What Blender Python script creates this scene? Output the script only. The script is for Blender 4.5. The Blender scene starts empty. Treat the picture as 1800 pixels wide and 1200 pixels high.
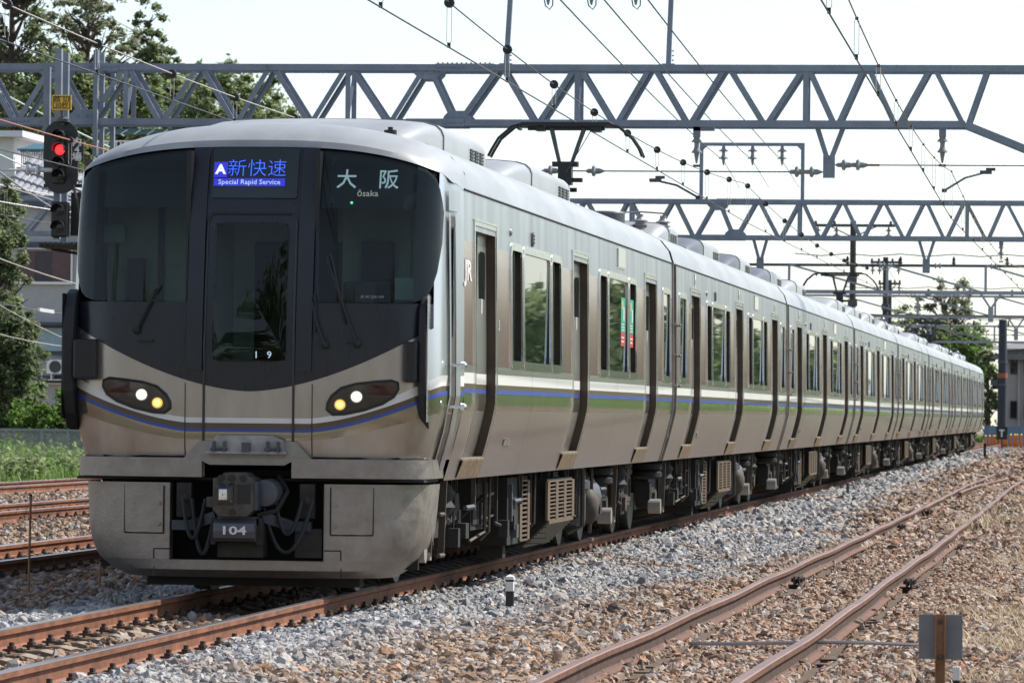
import bpy, math, random
import numpy as np
from mathutils import Vector, Matrix, Euler
R = math.radians
SC = bpy.context.scene
COL = SC.collection

# ------------------------------------------------------------------ camera, world, sun, exposure
F = 8560.0
CAM = Vector((6.465, 0.0, 1.415))
_yc = Vector((1050, -137, F)).normalized()
_zr = Vector((math.sin(R(0.5)), math.cos(R(0.5)), 0))
_zc = (_zr - _zr.dot(_yc) * _yc).normalized()
_xc = _yc.cross(_zc)
# camera coordinates are (right, up, forward), a left-handed triple, so flip the product
if _xc.x < 0: _xc = -_xc
RT, UP, FW = (Vector((_xc[i], _yc[i], _zc[i])) for i in range(3))
cd = bpy.data.cameras.new('camera'); cam = bpy.data.objects.new('camera', cd); COL.objects.link(cam)
cam.matrix_world = Matrix(((RT.x, UP.x, -FW.x, CAM.x), (RT.y, UP.y, -FW.y, CAM.y), (RT.z, UP.z, -FW.z, CAM.z), (0, 0, 0, 1)))
cd.sensor_width = 36; cd.lens = F / 1800 * 36; cd.clip_start = 0.5; cd.clip_end = 6000
cd.dof.use_dof = True; cd.dof.focus_distance = 41; cd.dof.aperture_fstop = 13
SC.camera = cam
SUN = Vector((0.76, 0.45, 1.0)).normalized()
w = bpy.data.worlds.new('World'); SC.world = w; w.use_nodes = True
nt = w.node_tree; bg = nt.nodes['Background']
sky = nt.nodes.new('ShaderNodeTexSky'); sky.sky_type = 'NISHITA'; sky.sun_disc = False
sky.sun_elevation = math.asin(SUN.z); sky.sun_rotation = math.atan2(SUN.x, SUN.y)
sky.air_density = 1.0; sky.dust_density = 0.4; sky.ozone_density = 3.0
hs = nt.nodes.new('ShaderNodeHueSaturation'); hs.inputs['Saturation'].default_value = .65; nt.links.new(sky.outputs[0], hs.inputs['Color'])   # a thin summer veil pales the whole sky evenly
nt.links.new(hs.outputs[0], bg.inputs[0]); bg.inputs[1].default_value = 0.14
sl = bpy.data.lights.new('sun', 'SUN'); sl.energy = 5.0; sl.angle = R(0.5); sl.color = (1, 0.955, 0.89)
so = bpy.data.objects.new('sun', sl); COL.objects.link(so); so.rotation_euler = SUN.to_track_quat('Z', 'Y').to_euler(); so.location = (60, 20, 60)
SC.view_settings.view_transform = 'Standard'; SC.view_settings.look = 'None'; SC.view_settings.gamma = 1
SC.view_settings.exposure = 0.45
SC.cycles.max_bounces = 8; SC.cycles.transparent_max_bounces = 12; SC.cycles.caustics_reflective = False; SC.cycles.caustics_refractive = False

def ray(px, py): return (RT * (px - 900) + UP * (600 - py) + FW * F)
def at(px, py, Y):
    d = ray(px, py); return CAM + d * (Y / d.y)
def gnd(px, py, z=-.15):
    d = ray(px, py); return CAM + d * ((z - CAM.z) / d.z)
def onx(px, py, x):
    d = ray(px, py); return CAM + d * ((x - CAM.x) / d.x)

# ------------------------------------------------------------------ materials
MATS = {}
def M(name, col, rough=.6, metal=0., var=0., scale=4., bump=0., bscale=60., col2=None, spec=.5, stretch=None, rvar=0., emit=None, es=0., detail=6):
    if name in MATS: return MATS[name]
    m = bpy.data.materials.new(name); m.use_nodes = True; t = m.node_tree; b = t.nodes['Principled BSDF']; L = t.links
    b.inputs['Base Color'].default_value = (*col, 1); b.inputs['Roughness'].default_value = rough; b.inputs['Metallic'].default_value = metal
    b.inputs['Specular IOR Level'].default_value = spec
    if emit: b.inputs['Emission Color'].default_value = (*emit, 1); b.inputs['Emission Strength'].default_value = es
    if var or col2 or bump or rvar:
        tc = t.nodes.new('ShaderNodeTexCoord'); mp = t.nodes.new('ShaderNodeMapping'); L.new(tc.outputs['Object'], mp.inputs[0])
        if stretch: mp.inputs['Scale'].default_value = stretch
        n = t.nodes.new('ShaderNodeTexNoise'); n.inputs['Scale'].default_value = scale; n.inputs['Detail'].default_value = detail; n.inputs['Roughness'].default_value = .65
        L.new(mp.outputs[0], n.inputs['Vector'])
        c2 = col2 or tuple(max(0, c * (1 - var)) for c in col); c1 = col if col2 else tuple(min(1, c * (1 + var)) for c in col)
        rp = t.nodes.new('ShaderNodeValToRGB'); rp.color_ramp.elements[0].position = .32; rp.color_ramp.elements[1].position = .68
        rp.color_ramp.elements[0].color = (*c2, 1); rp.color_ramp.elements[1].color = (*c1, 1)
        L.new(n.outputs['Fac'], rp.inputs[0]); L.new(rp.outputs[0], b.inputs['Base Color'])
        if rvar:
            mr = t.nodes.new('ShaderNodeMapRange'); mr.inputs['To Min'].default_value = rough - rvar; mr.inputs['To Max'].default_value = rough + rvar
            mr.inputs['From Min'].default_value = .3; mr.inputs['From Max'].default_value = .7
            L.new(n.outputs['Fac'], mr.inputs[0]); L.new(mr.outputs[0], b.inputs['Roughness'])
        if bump:
            n2 = t.nodes.new('ShaderNodeTexNoise'); n2.inputs['Scale'].default_value = bscale; n2.inputs['Detail'].default_value = 4 if bscale > 5 else 0; L.new(mp.outputs[0], n2.inputs['Vector'])
            bp = t.nodes.new('ShaderNodeBump'); bp.inputs['Strength'].default_value = bump; bp.inputs['Distance'].default_value = .02
            L.new(n2.outputs['Fac'], bp.inputs['Height']); L.new(bp.outputs[0], b.inputs['Normal'])
    MATS[name] = m; return m
def glass(name, tint, refl=1.0, rough=.02):
    m = bpy.data.materials.new(name); m.use_nodes = True; t = m.node_tree; L = t.links; t.nodes.remove(t.nodes['Principled BSDF'])
    tr = t.nodes.new('ShaderNodeBsdfTransparent'); tr.inputs[0].default_value = (*tint, 1)
    gl = t.nodes.new('ShaderNodeBsdfGlossy'); gl.inputs['Roughness'].default_value = rough; gl.inputs[0].default_value = (refl, refl, refl, 1)
    fr = t.nodes.new('ShaderNodeFresnel'); fr.inputs[0].default_value = 1.5
    mx = t.nodes.new('ShaderNodeMixShader'); L.new(fr.outputs[0], mx.inputs[0]); L.new(tr.outputs[0], mx.inputs[1]); L.new(gl.outputs[0], mx.inputs[2])
    L.new(mx.outputs[0], t.nodes['Material Output'].inputs[0]); MATS[name] = m; return m

STEEL = M('stainless', (.60, .58, .55), .30, .92, var=.06, scale=1.2, stretch=(1, .2, 1.6), detail=1)
STEEL_F = M('stainless_front_shaded', (.42, .385, .345), .34, .8, var=.13, scale=5, stretch=(1, 1, .3), rvar=.07)  # same stainless, base colour darkened to paint the shade on the nose
STEEL_S = M('stainless_soiled_shaded', (.30, .27, .24), .46, .65, var=.17, scale=8, bump=.12, bscale=40, rvar=.08)  # soil, plus a base darkened for the shade on bumper and skirt
STEEL_UP = M('stainless_sky_tint', (.585, .60, .625), .36, .9, var=.14, scale=2.2, stretch=(1, 1.2, .16), detail=1.5)  # blue of the mirrored sky tinted into the base colour
ROOFP = M('roof_paint', (.36, .365, .36), .40, .4, var=.16, scale=1.5, stretch=(1, .35, 1))
FAIR_D = M('fairing_grey', (.13, .135, .15), .4, .3, var=.12, scale=2)
TRIM = M('bright_trim', (.78, .78, .77), .2, 1.0)
BAND = M('band_brown', (.26, .19, .17), .14, .3, var=.06, scale=2, bump=.06, bscale=1.6)
BAND_L = M('band_brown_light', (.36, .30, .275), .18, .35, var=.05, scale=2)
STRIPE_W = M('stripe_white', (.72, .71, .68), .3)
STRIPE_B = M('stripe_blue', (.045, .085, .33), .3)
STRIPE_BR = M('stripe_brown', (.105, .075, .05), .3)
STRIPE_G = M('stripe_olive_reflection', (.36, .355, .28), .12, .8, var=.05, scale=3, bump=.22, bscale=2.2)  # olive band, its colour lifted to paint the grass it mirrors
MASK = M('mask_charcoal', (.0145, .0165, .023), .30, 0, var=.16, scale=9, stretch=(1, 1, .12), rvar=.08)
BLACK = M('black_paint', (.012, .012, .014), .4)
RUBBER = M('black_rubber', (.014, .014, .016), .62, var=.2, scale=8)
DKGLASS = M('dark_glass', (.012, .02, .018), .012, 0, spec=.7)
JAMB = M('jamb_reflected_brown', (.085, .062, .045), .4, .4, var=.2, scale=5)  # brown paints the dark ground mirrored in the jambs
CABGLASS = glass('cab_glass', (.62, .72, .66), .6)
UNDER = M('underframe_grey_shaded', (.03, .027, .024), .7, .2, var=.35, scale=6, bump=.2, bscale=30)  # underfloor tones cut darker to paint the shade beneath the cars
UNDER_L = M('underfloor_dust_shaded', (.075, .06, .045), .7, .2, var=.25, scale=6, bump=.1, bscale=40)
UNDER_D = M('underfloor_shade_black', (.012, .011, .010), .75, var=.3, scale=7)
WHEEL = M('wheel_steel', (.20, .19, .18), .45, .7, var=.2, scale=8)
BLUEGREY = M('blue_grey_paint', (.05, .06, .08), .5, .2, var=.15, scale=7)
PEWTER = M('pewter_paint', (.085, .09, .10), .5, .25, var=.15, scale=7)
GANTRY = M('gantry_blue_grey', (.215, .245, .305), .55, .15, var=.16, scale=2.5, bump=.06, bscale=30)
_r = [n for n in GANTRY.node_tree.nodes if n.type == 'VALTORGB'][0].color_ramp; _e = _r.elements.new(.265); _e.color = (.165, .185, .23, 1); _r.elements[0].position = .24; _r.elements[0].color = (.17, .085, .05, 1)
GANTRY_L = M('gantry_pale_grey', (.30, .32, .36), .55, .3, var=.1, scale=2)
WIRE = M('wire_dark', (.10, .10, .105), .45, .6)
WIRE_C = M('wire_copper', (.36, .20, .12), .45, .7)
WIRE_P = M('wire_pale', (.5, .46, .40), .45, .6)
PORC = M('porcelain_white', (.62, .62, .62), .25)
PORC_G = M('porcelain_grey', (.25, .25, .26), .3)
RAILRUST = M('rail_rust', (.20, .080, .040), .72, .15, var=.45, scale=6, stretch=(1, .5, 1), bump=.2, bscale=60)
RAILDIRT = M('rail_brown', (.145, .065, .038), .7, .15, var=.3, scale=5, bump=.2, bscale=60)
RAILTOP = M('rail_head', (.42, .36, .33), .3, .85, var=.2, scale=3, stretch=(1, .1, 1))
RAILTOPR = M('rail_head_rusty', (.27, .155, .105), .42, .6, var=.25, scale=3, stretch=(1, .2, 1))
CLIP = M('rail_clip_steel', (.075, .058, .047), .7, .3, var=.3, scale=20)
CONC = M('concrete_sleeper', (.25, .20, .155), .9, var=.25, scale=7, bump=.25, bscale=50)
WOOD = M('wood_sleeper', (.10, .066, .046), .9, var=.35, scale=5, stretch=(.3, 3, 3), bump=.3, bscale=30)

# ------------------------------------------------------------------ mesh builder
class MB:
    def __init__(s): s.v = []; s.f = []; s.m = []
    def add(s, vs, fs, m=0):
        n = len(s.v); s.v += [tuple(v) for v in vs]; s.f += [[n + i for i in f] for f in fs]; s.m += [m] * len(fs); return s
    def box(s, c, d, m=0, rot=None):
        hx, hy, hz = d[0] / 2, d[1] / 2, d[2] / 2
        vs = [Vector((x, y, z)) for x in (-hx, hx) for y in (-hy, hy) for z in (-hz, hz)]
        if rot: e = Euler(rot).to_matrix(); vs = [e @ v for v in vs]
        c = Vector(c)
        return s.add([v + c for v in vs], [(0, 1, 3, 2), (4, 6, 7, 5), (0, 4, 5, 1), (2, 3, 7, 6), (0, 2, 6, 4), (1, 5, 7, 3)], m)
    def bx(s, x0, x1, y0, y1, z0, z1, m=0): return s.box(((x0 + x1) / 2, (y0 + y1) / 2, (z0 + z1) / 2), (abs(x1 - x0), abs(y1 - y0), abs(z1 - z0)), m)
    def bar(s, a, b, w, h=None, m=0, up=(0, 0, 1)):
        a = Vector(a); b = Vector(b); h = h or w; d = (b - a).normalized(); u = Vector(up)
        if abs(d.dot(u)) > .98: u = Vector((0, 1, 0))
        x = d.cross(u).normalized() * (w / 2); z = x.cross(d).normalized() * (h / 2)
        vs = [p + i * x + j * z for p in (a, b) for i in (-1, 1) for j in (-1, 1)]
        return s.add(vs, [(0, 1, 3, 2), (4, 6, 7, 5), (0, 4, 5, 1), (2, 3, 7, 6), (0, 2, 6, 4), (1, 5, 7, 3)], m)
    def tube(s, pts, r, n=6, m=0, cap=True):
        pts = [Vector(p) for p in pts]; k = len(pts); rr = r if isinstance(r, (list, tuple)) else [r] * k; vs = []; pu = None
        for i, p in enumerate(pts):
            d = (pts[min(i + 1, k - 1)] - pts[max(i - 1, 0)]).normalized()
            u = pu if pu else (Vector((0, 0, 1)) if abs(d.z) < .9 else Vector((1, 0, 0)))
            x = d.cross(u).normalized(); u = x.cross(d).normalized(); pu = u
            vs += [p + rr[i] * (math.cos(a) * x + math.sin(a) * u) for a in (2 * math.pi * j / n for j in range(n))]
        fs = [(i * n + j, i * n + (j + 1) % n, (i + 1) * n + (j + 1) % n, (i + 1) * n + j) for i in range(k - 1) for j in range(n)]
        if cap: fs += [tuple(range(n))[::-1], tuple(range((k - 1) * n, k * n))]
        return s.add(vs, fs, m)
    def lathe(s, c, prof, n=12, m=0, axis='z'):
        c = Vector(c); vs = []
        for r, h in prof:
            for j in range(n):
                a = 2 * math.pi * j / n; p = (r * math.cos(a), r * math.sin(a), h)
                if axis == 'x': p = (p[2], p[0], p[1])
                if axis == 'y': p = (p[0], p[2], p[1])
                vs.append(c + Vector(p))
        k = len(prof)
        fs = [(i * n + j, i * n + (j + 1) % n, (i + 1) * n + (j + 1) % n, (i + 1) * n + j) for i in range(k - 1) for j in range(n)]
        fs += [tuple(range(n))[::-1], tuple(range((k - 1) * n, k * n))]
        return s.add(vs, fs, m)
    def grid(s, P, m=0, skip=None):
        r, c = len(P), len(P[0]); base = len(s.v); s.v += [tuple(p) for row in P for p in row]
        for i in range(r - 1):
            for j in range(c - 1):
                if skip and skip(i, j): continue
                s.f.append([base + i * c + j, base + i * c + j + 1, base + (i + 1) * c + j + 1, base + (i + 1) * c + j]); s.m.append(m(i, j) if callable(m) else m)
        return s
    def prism(s, poly, vec, m=0):
        v = Vector(vec); a = [Vector(p) for p in poly]; n = len(a)
        return s.add(a + [p + v for p in a], [tuple(range(n))[::-1], tuple(range(n, 2 * n))] + [(i, (i + 1) % n, n + (i + 1) % n, n + i) for i in range(n)], m)
    def mesh(s, name, mats, smooth=0):
        me = bpy.data.meshes.new(name); me.from_pydata(s.v, [], s.f); me.update()
        for m in (mats if isinstance(mats, (list, tuple)) else [mats]): me.materials.append(m)
        if max(s.m, default=0): me.polygons.foreach_set('material_index', s.m)
        import bmesh
        b = bmesh.new(); b.from_mesh(me); bmesh.ops.recalc_face_normals(b, faces=b.faces); b.to_mesh(me); b.free()
        if smooth:
            me.polygons.foreach_set('use_smooth', [True] * len(me.polygons)); me.set_sharp_from_angle(angle=R(smooth))
        return me
    def build(s, name, mats, parent=None, smooth=0, bev=0):
        o = bpy.data.objects.new(name, s.mesh(name, mats, smooth)); COL.objects.link(o); o.parent = parent
        if bev:
            b = o.modifiers.new('bevel', 'BEVEL'); b.width = bev; b.segments = 2; b.limit_method = 'ANGLE'
        return o
def tag(o, label=None, cat=None, group=None, kind=None):
    for k, v in (('label', label), ('category', cat), ('group', group), ('kind', kind)):
        if v: o[k] = v
    return o
def thing(name, label, cat, loc=(0, 0, 0), group=None, rz=0, kind=None):
    o = bpy.data.objects.new(name, None); COL.objects.link(o); o.location = loc; o.rotation_euler = (0, 0, rz); o.empty_display_size = .2
    return tag(o, label, cat, group, kind)
KIDS = {}
def inst(src, parent, loc=None):
    c = src.copy(); COL.objects.link(c); c.parent = parent
    if loc: c.location = loc
    return c
def copy_tree(o, parent=None):
    c = o.copy(); COL.objects.link(c); c.parent = parent
    for ch in list(o.children): copy_tree(ch, c)
    return c
def text(name, body, size, mat, parent, loc, rot, extrude=.002, sx=1., align='CENTER', bold=0., fmt=None):
    cu = bpy.data.curves.new(name, 'FONT'); cu.body = body; cu.size = size; cu.align_x = align; cu.align_y = 'CENTER'; cu.extrude = extrude; cu.offset = bold; cu.resolution_u = 2
    o = bpy.data.objects.new(name + '_src', cu); COL.objects.link(o)
    dg = bpy.context.evaluated_depsgraph_get(); me = bpy.data.meshes.new_from_object(o.evaluated_get(dg)); bpy.data.objects.remove(o); bpy.data.curves.remove(cu)
    me.name = name; me.materials.clear(); me.materials.append(mat)
    t = bpy.data.objects.new(name, me); COL.objects.link(t); t.parent = parent; t.location = loc; t.rotation_euler = rot; t.scale = (sx, 1, 1)
    return t
def rrect(x0, x1, z0, z1, r, n=4):
    pts = []
    for cx, cz, a0 in ((x1 - r, z1 - r, 0), (x0 + r, z1 - r, 90), (x0 + r, z0 + r, 180), (x1 - r, z0 + r, 270)):
        for i in range(n + 1):
            a = R(a0 + 90 * i / n); pts.append((cx + r * math.cos(a), cz + r * math.sin(a)))
    return pts
# ------------------------------------------------------------------ train: common profile
SX, TX = 1.034, -.05          # body width factor and sideways position of the train on its track
def XS(z):
    d = 1.50 - z
    x = 1.475 - (.15 * (d / .615) ** 1.2 if d > 0 else 0)
    return x - .02 * min(1, max(0, (z - 1.9) / 1.25))
ROOFPTS = [(1.455, 3.15), (1.41, 3.30), (1.31, 3.425), (1.13, 3.525), (.9, 3.595), (.67, 3.64), (.35, 3.675), (0, 3.685)]
def ZR(x): return float(np.interp(abs(x), [p[0] for p in ROOFPTS[::-1]], [p[1] for p in ROOFPTS[::-1]]))
SZ = [.885, .99, 1.06, 1.15, 1.25, 1.35, 1.43, 1.50, 1.57, 1.605, 1.645, 1.73, 1.79, 1.84, 2.05, 2.3, 2.55, 2.63, 2.76, 2.80, 2.857, 3.0, 3.15]
SIDE_M = [STEEL, STRIPE_G, STRIPE_B, STRIPE_BR, STRIPE_W, BAND, BAND_L, STEEL_UP, ROOFP, BLACK, JAMB]
def band(z):
    for lim, i in ((1.43, 0), (1.57, 1), (1.605, 2), (1.645, 3), (1.73, 4), (1.79, 0), (2.63, 5), (2.76, 6)):
        if z < lim: return i
    return 7
DZ0, DZ1, WZ0, WZ1 = 1.06, 2.857, 1.84, 2.80
def car_layout(doors, wins):
    """openings: doors (centre), wins (s0, s1) -> list of rectangles in (s, z) with a depth"""
    return [(c - .65, c + .65, DZ0, DZ1, .085) for c in doors] + [(a, b, WZ0, WZ1, .05) for a, b in wins]
def shell(ops, s0, s1, roof0):
    b = MB()
    S = sorted(set([round(x, 3) for o in ops for x in o[:2]] + [s0, s1] + [s for s in np.arange(math.ceil(s0), s1, 1.0)]))
    S = [s for i, s in enumerate(S) if i == 0 or s - S[i - 1] > .004]
    def hole(i, j):
        z = (SZ[i] + SZ[i + 1]) / 2; s = (S[j] + S[j + 1]) / 2
        return any(o[0] < s < o[1] and o[2] < z < o[3] for o in ops)
    mf = lambda i, j: band((SZ[i] + SZ[i + 1]) / 2)
    b.grid([[(XS(z), s, z) for s in S] for z in SZ], mf, hole)
    b.grid([[(-XS(z), s, z) for s in (s0, s1)] for z in SZ], mf)
    for a, c, z0, z1, d in ops:                                     # jambs, head and sill of every opening
        zz = [z for z in SZ if z0 - .001 <= z <= z1 + .001]
        for s in (a, c): b.grid([[(XS(z), s, z), (XS(z) - d - .01, s, z)] for z in zz], 10)
        for z in (z0, z1): b.grid([[(XS(z), a, z), (XS(z) - d - .01, a, z)], [(XS(z), c, z), (XS(z) - d - .01, c, z)]], 10)
    rp = ROOFPTS + [(-x, z) for x, z in ROOFPTS[-2::-1]]
    b.grid([[(x, s, z) for x, z in rp] for s in (roof0, s1)], 8)
    for s in ((s0, s1) if s0 < .5 else (s1,)):                      # end walls
        o = [(XS(z), s, z) for z in SZ] + [(x, s, z) for x, z in rp] + [(-XS(z), s, z) for z in SZ[::-1]]
        b.add(o, [tuple(range(len(o)))], 9 if s == s0 else 9)
    b.bx(-1.3, 1.3, s0 + .02, s1 - .02, .89, .95, 9)                # floor plate
    for q in (4.5, 8.0, 11.9, 15.1):                                # welded panel seams
        q += s0; b.grid([[(XS(z) + .0015, q + d, z) for d in (-.004, .004)] for z in SZ if z < 1.8], 9); b.grid([[(XS(z) + .0015, q + d, z) for d in (-.003, .003)] for z in SZ if z > 2.85], 9)
    b.tube([(1.462, s0, 3.155), (1.462, s1, 3.155)], .008, 4, 9)     # gutter seam
    b.tube([(1.332, s0, .955), (1.332, s1, .955)], .004, 4, 9)
    return b
def door_leaf():
    b = MB(); zz = [z for z in SZ if DZ0 - .01 <= z <= DZ1 + .01]
    b.grid([[(XS(z) - .07, s, z) for s in (-.322, .322)] for z in zz], lambda i, j: 0 if band((zz[i] + zz[i + 1]) / 2) in (5, 6, 7) else band((zz[i] + zz[i + 1]) / 2))
    b.bx(1.372, 1.40, -.325, -.318, 1.8, 2.85, 9)
    return b
def frame_ring(s0, s1, z0, z1, w, off, r=.06, inset=0.0):
    """rounded-rectangle ring on the side wall, proud by off"""
    o = rrect(s0 - w, s1 + w, z0 - w, z1 + w, r + w * .6); i = rrect(s0 + inset, s1 - inset, z0 + inset, z1 - inset, r); n = len(o)
    b = MB(); P = lambda q, d: (XS(q[1]) + d, q[0], q[1])
    b.grid([[P(q, -.002) for q in o + o[:1]], [P(q, off) for q in o + o[:1]], [P(q, off) for q in i + i[:1]], [P(q, -.004) for q in i + i[:1]]])
    return b
PROTO = {}
def proto(name, mk):
    if name not in PROTO: PROTO[name] = mk()
    return PROTO[name]
def put(name, mesh_key, mk, parent, loc=(0, 0, 0), rz=0):
    o = bpy.data.objects.new(name, proto(mesh_key, mk)); COL.objects.link(o); o.parent = parent; o.location = loc; o.rotation_euler = (0, 0, rz); return o

def mk_small_win(b=None):
    b = MB(); b.bx(1.418, 1.425, -.36, .36, WZ0, WZ1, 0)
    for s in (-.07, .0, .07): b.bx(1.424, 1.44, s - .012, s + .012, WZ0, WZ1, 1)
    return b.mesh('pane', [DKGLASS, BLACK])
def mk_big_win(): b = MB(); b.bx(1.45, 1.458, -.98, .98, WZ0, WZ1, 0); return b.mesh('pane', [DKGLASS])
def mk_end_win(): b = MB(); b.bx(1.446, 1.453, -.44, .44, WZ0, WZ1, 0); return b.mesh('pane', [DKGLASS])
def add_window(car, kind, c):
    h = {'small': .37, 'big': .985, 'end': .44}[kind]
    f = put('window', 'wf' + kind, lambda: frame_ring(-h, h, WZ0, WZ1, .05, .012, .07, .015).mesh('window', [TRIM], 40), car, (0, c, 0))
    put('pane', 'wp' + kind, {'small': mk_small_win, 'big': mk_big_win, 'end': mk_end_win}[kind], f)
    return f
def mk_step():
    b = MB(); P = [[(XS(z) + .010 + (.012 if k == 1 else 0), s, z) for s in (-.66, .66)] for k, z in enumerate((.895, 1.035))]
    b.grid(P); b.grid([[(XS(1.035) + .022, s, 1.035) for s in (-.66, .66)], [(XS(1.035) - .01, s, 1.037) for s in (-.66, .66)]])
    b.bx(1.32, 1.385, -.67, .67, 1.036, 1.05)
    return b.mesh('step_plate', [M('step_gold_reflection', (.46, .36, .24), .38, .85, var=.35, scale=9, bump=.5, bscale=22)])  # gold-brown reflection on the steps painted into the metal colour
def mk_dframe():
    b = MB()
    zz = [z for z in SZ if DZ0 - .01 <= z <= 2.93]
    for s in (-.71, .67):
        b.grid([[(XS(z) + d, s + q, z) for d, q in ((0, 0), (.012, 0), (.012, .04), (0, .04))] for z in [DZ0] + zz[1:-1] + [2.93]])
    b.bx(1.44, 1.468, -.72, .72, 2.90, 2.94); b.bx(1.44, 1.474, -.74, .74, 2.935, 2.948)
    return b.mesh('door_frame', [TRIM])
def mk_dwin():
    b = MB(); o = rrect(-.2, .2, 1.95, 2.72, .06); b.prism([(1.398, p, q) for p, q in o], (-.012, 0, 0)); return b.mesh('door_window', [DKGLASS])
def mk_ddecal():
    b = MB(); b.bx(1.399, 1.401, -.03, .03, 2.22, 2.34); return b.mesh('door_sticker', [STRIPE_W])
def add_door(car, c):
    put('door_frame', 'dframe', mk_dframe, car, (0, c, 0)); put('step_plate', 'step', mk_step, car, (0, c, 0))
    for k in (-1, 1):
        d = put('door', 'dleaf', lambda: door_leaf().mesh('door', SIDE_M), car, (0, c + k * .325, 0))
        put('door_window', 'dwin', mk_dwin, d); put('door_sticker', 'dst', mk_ddecal, d)
def mk_ac(L, mats, half=.94, zt=3.84):
    def f():
        b = MB(); fl = min(1.9, L * .42); prof = [(half, 3.48), (half, zt - .13), (half - .02, zt - .08), (half - .06, zt - .04), (half - .14, zt - .015), (half - .3, zt), (half - .6, zt + .012), (0, zt + .015)]
        prof = prof + [(-x, z) for x, z in prof[-2::-1]]
        rows = []
        for k in range(13):                                         # rounded fairing at the front, then the box
            a = k / 12; e = math.sin(a * math.pi / 2); rows.append([(x * (.72 + .28 * e ** .8), fl * a, 3.5 + (z - 3.5) * (.05 + .95 * e)) for x, z in prof])
        b.grid(rows, 0)
        rows = [[(x * 1.012, s, z + (.012 if z > 3.55 else 0)) for x, z in prof] for s in (fl + .012, L)]
        b.grid(rows, 1); n = len(prof)
        for r in rows: b.add(r, [tuple(range(n))], 1)
        return b.mesh('air_conditioner', mats, 35)
    return f
def mk_louver():
    b = MB()
    for i in range(5):
        for k in range(3): b.bx(.945, .962, -.50 + k * .32, -.50 + k * .32 + .24, 3.575 + i * .028, 3.591 + i * .028)
    return b.mesh('louvre', [BLACK])
def add_ac(car, s, L, fairing=ROOFP):
    o = put('air_conditioner', 'ac%.1f%s' % (L, fairing.name), mk_ac(L, [fairing, ROOFP]), car, (0, s, 0)); put('louvre', 'louv', mk_louver, o, (0, L - .55, 0))['kind'] = 'stuff'
def mk_wheel():
    b = MB(); b.lathe((0, 0, .43), [(.10, -.07), (.34, -.05), (.40, -.07), (.43, -.065), (.435, .045), (.46, .05), (.46, .075), (.38, .075), (.34, .03), (.1, .04)], 28, 0, 'x'); return b.mesh('wheel', [WHEEL], 30)
def mk_bogie():
    b = MB()
    for s in (-1, 1):
        b.prism([(s * .93, y, z) for y, z in ((-1.5, .62), (-1.45, .74), (-.7, .74), (-.45, .56), (.45, .56), (.7, .74), (1.45, .74), (1.5, .62), (1.3, .56), (.8, .56), (.5, .40), (-.5, .40), (-.8, .56), (-1.3, .56))], (s * .14, 0, 0), 0)
        for y in (-1.05, 1.05): b.box((s * 1.0, y, .44), (.16, .34, .28), 0); b.tube([(s * 1.06, y, .43), (s * 1.12, y, .43)], .10, 10, 1)
        b.lathe((s * .98, 0, .6), [(.22, 0), (.25, .05), (.22, .1), (.25, .16), (.2, .24)], 12, 2)
        b.tube([(s * 1.02, .25, .62), (s * 1.04, .95, .5)], .045, 8, 0); b.tube([(s * 1.1, -.5, .35), (s * 1.1, -.5, .82)], .03, 6, 1)
    b.box((0, 0, .58), (1.9, .5, .22), 0); b.bx(-.5, .5, -.9, .9, .3, .5, 2)
    for y in (-1.05, 1.05): b.tube([(-.5, y, .43), (.5, y, .43)], .08, 8, 1)
    return b.mesh('bogie', [UNDER, UNDER_L, UNDER_D], 30)
def add_bogie(car, s):
    o = put('bogie', 'bogie', mk_bogie, car, (0, s, 0))
    for y in (-1.05, 1.05):
        for k in (-1, 1): put('wheel', 'wheel', mk_wheel, o, (.555 * k, y, 0), 0 if k < 0 else math.pi)
def grille(b, x, y0, y1, z0, z1, nu, nv, mf, mh, face='x'):
    """frame bars round nu x nv dark holes on a plate standing on plane x"""
    b.bx(x - .02, x, y0, y1, z0, z1, mh)
    uy, uz = (y1 - y0) / nu, (z1 - z0) / nv
    for i in range(nu + 1): b.bx(x - .005, x + .018, y0 + i * uy - uy * .14, y0 + i * uy + uy * .14, z0, z1, mf)
    for k in range(nv + 1): b.bx(x - .005, x + .015, y0, y1, z0 + k * uz - uz * .2, z0 + k * uz + uz * .2, mf)
def mk_box_grille():
    b = MB(); x = 1.27
    b.prism([(.55, 0, .80), (x, 0, .80), (x, 0, .40), (1.05, 0, .18), (.55, 0, .18)], (0, 2.1, 0), 0)
    grille(b, x, .02, 2.08, .42, .78, 3, 10, 1, 2)
    for i in range(9):
        t = i / 8; b.bar((x + .005 - .22 * t, .02, .40 - .22 * t), (x + .005 - .22 * t, 2.08, .40 - .22 * t), .03, .03, 1)
    for y in (.05, .5, 1.0, 1.5, 2.05): b.bar((x + .008, y, .40), (1.055, y, .185), .08, .02, 1)
    for i in range(13): b.bx(.58, x, -.012, -.004, .2 + i * .05, .206 + i * .05, 0)
    return b.mesh('cooler_box', [UNDER_D, M('dusty_grille', (.15, .108, .072), .6, .3, var=.15, scale=6), BLACK])
def mk_tall_box():
    b = MB(); x = 1.16
    b.bx(.5, x, 0, 1.5, .24, .84, 0); grille(b, x, .9, 1.48, .26, .8, 1, 13, 1, 2)
    b.bx(x, x + .03, .1, .16, .45, .78, 3); b.bx(x, x + .05, .3, .45, .3, .42, 3); b.bx(.9, 1.1, .2, .4, .12, .26, 0)
    return b.mesh('equipment_box', [UNDER_D, MATS['dusty_grille'], BLACK, PEWTER])
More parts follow.
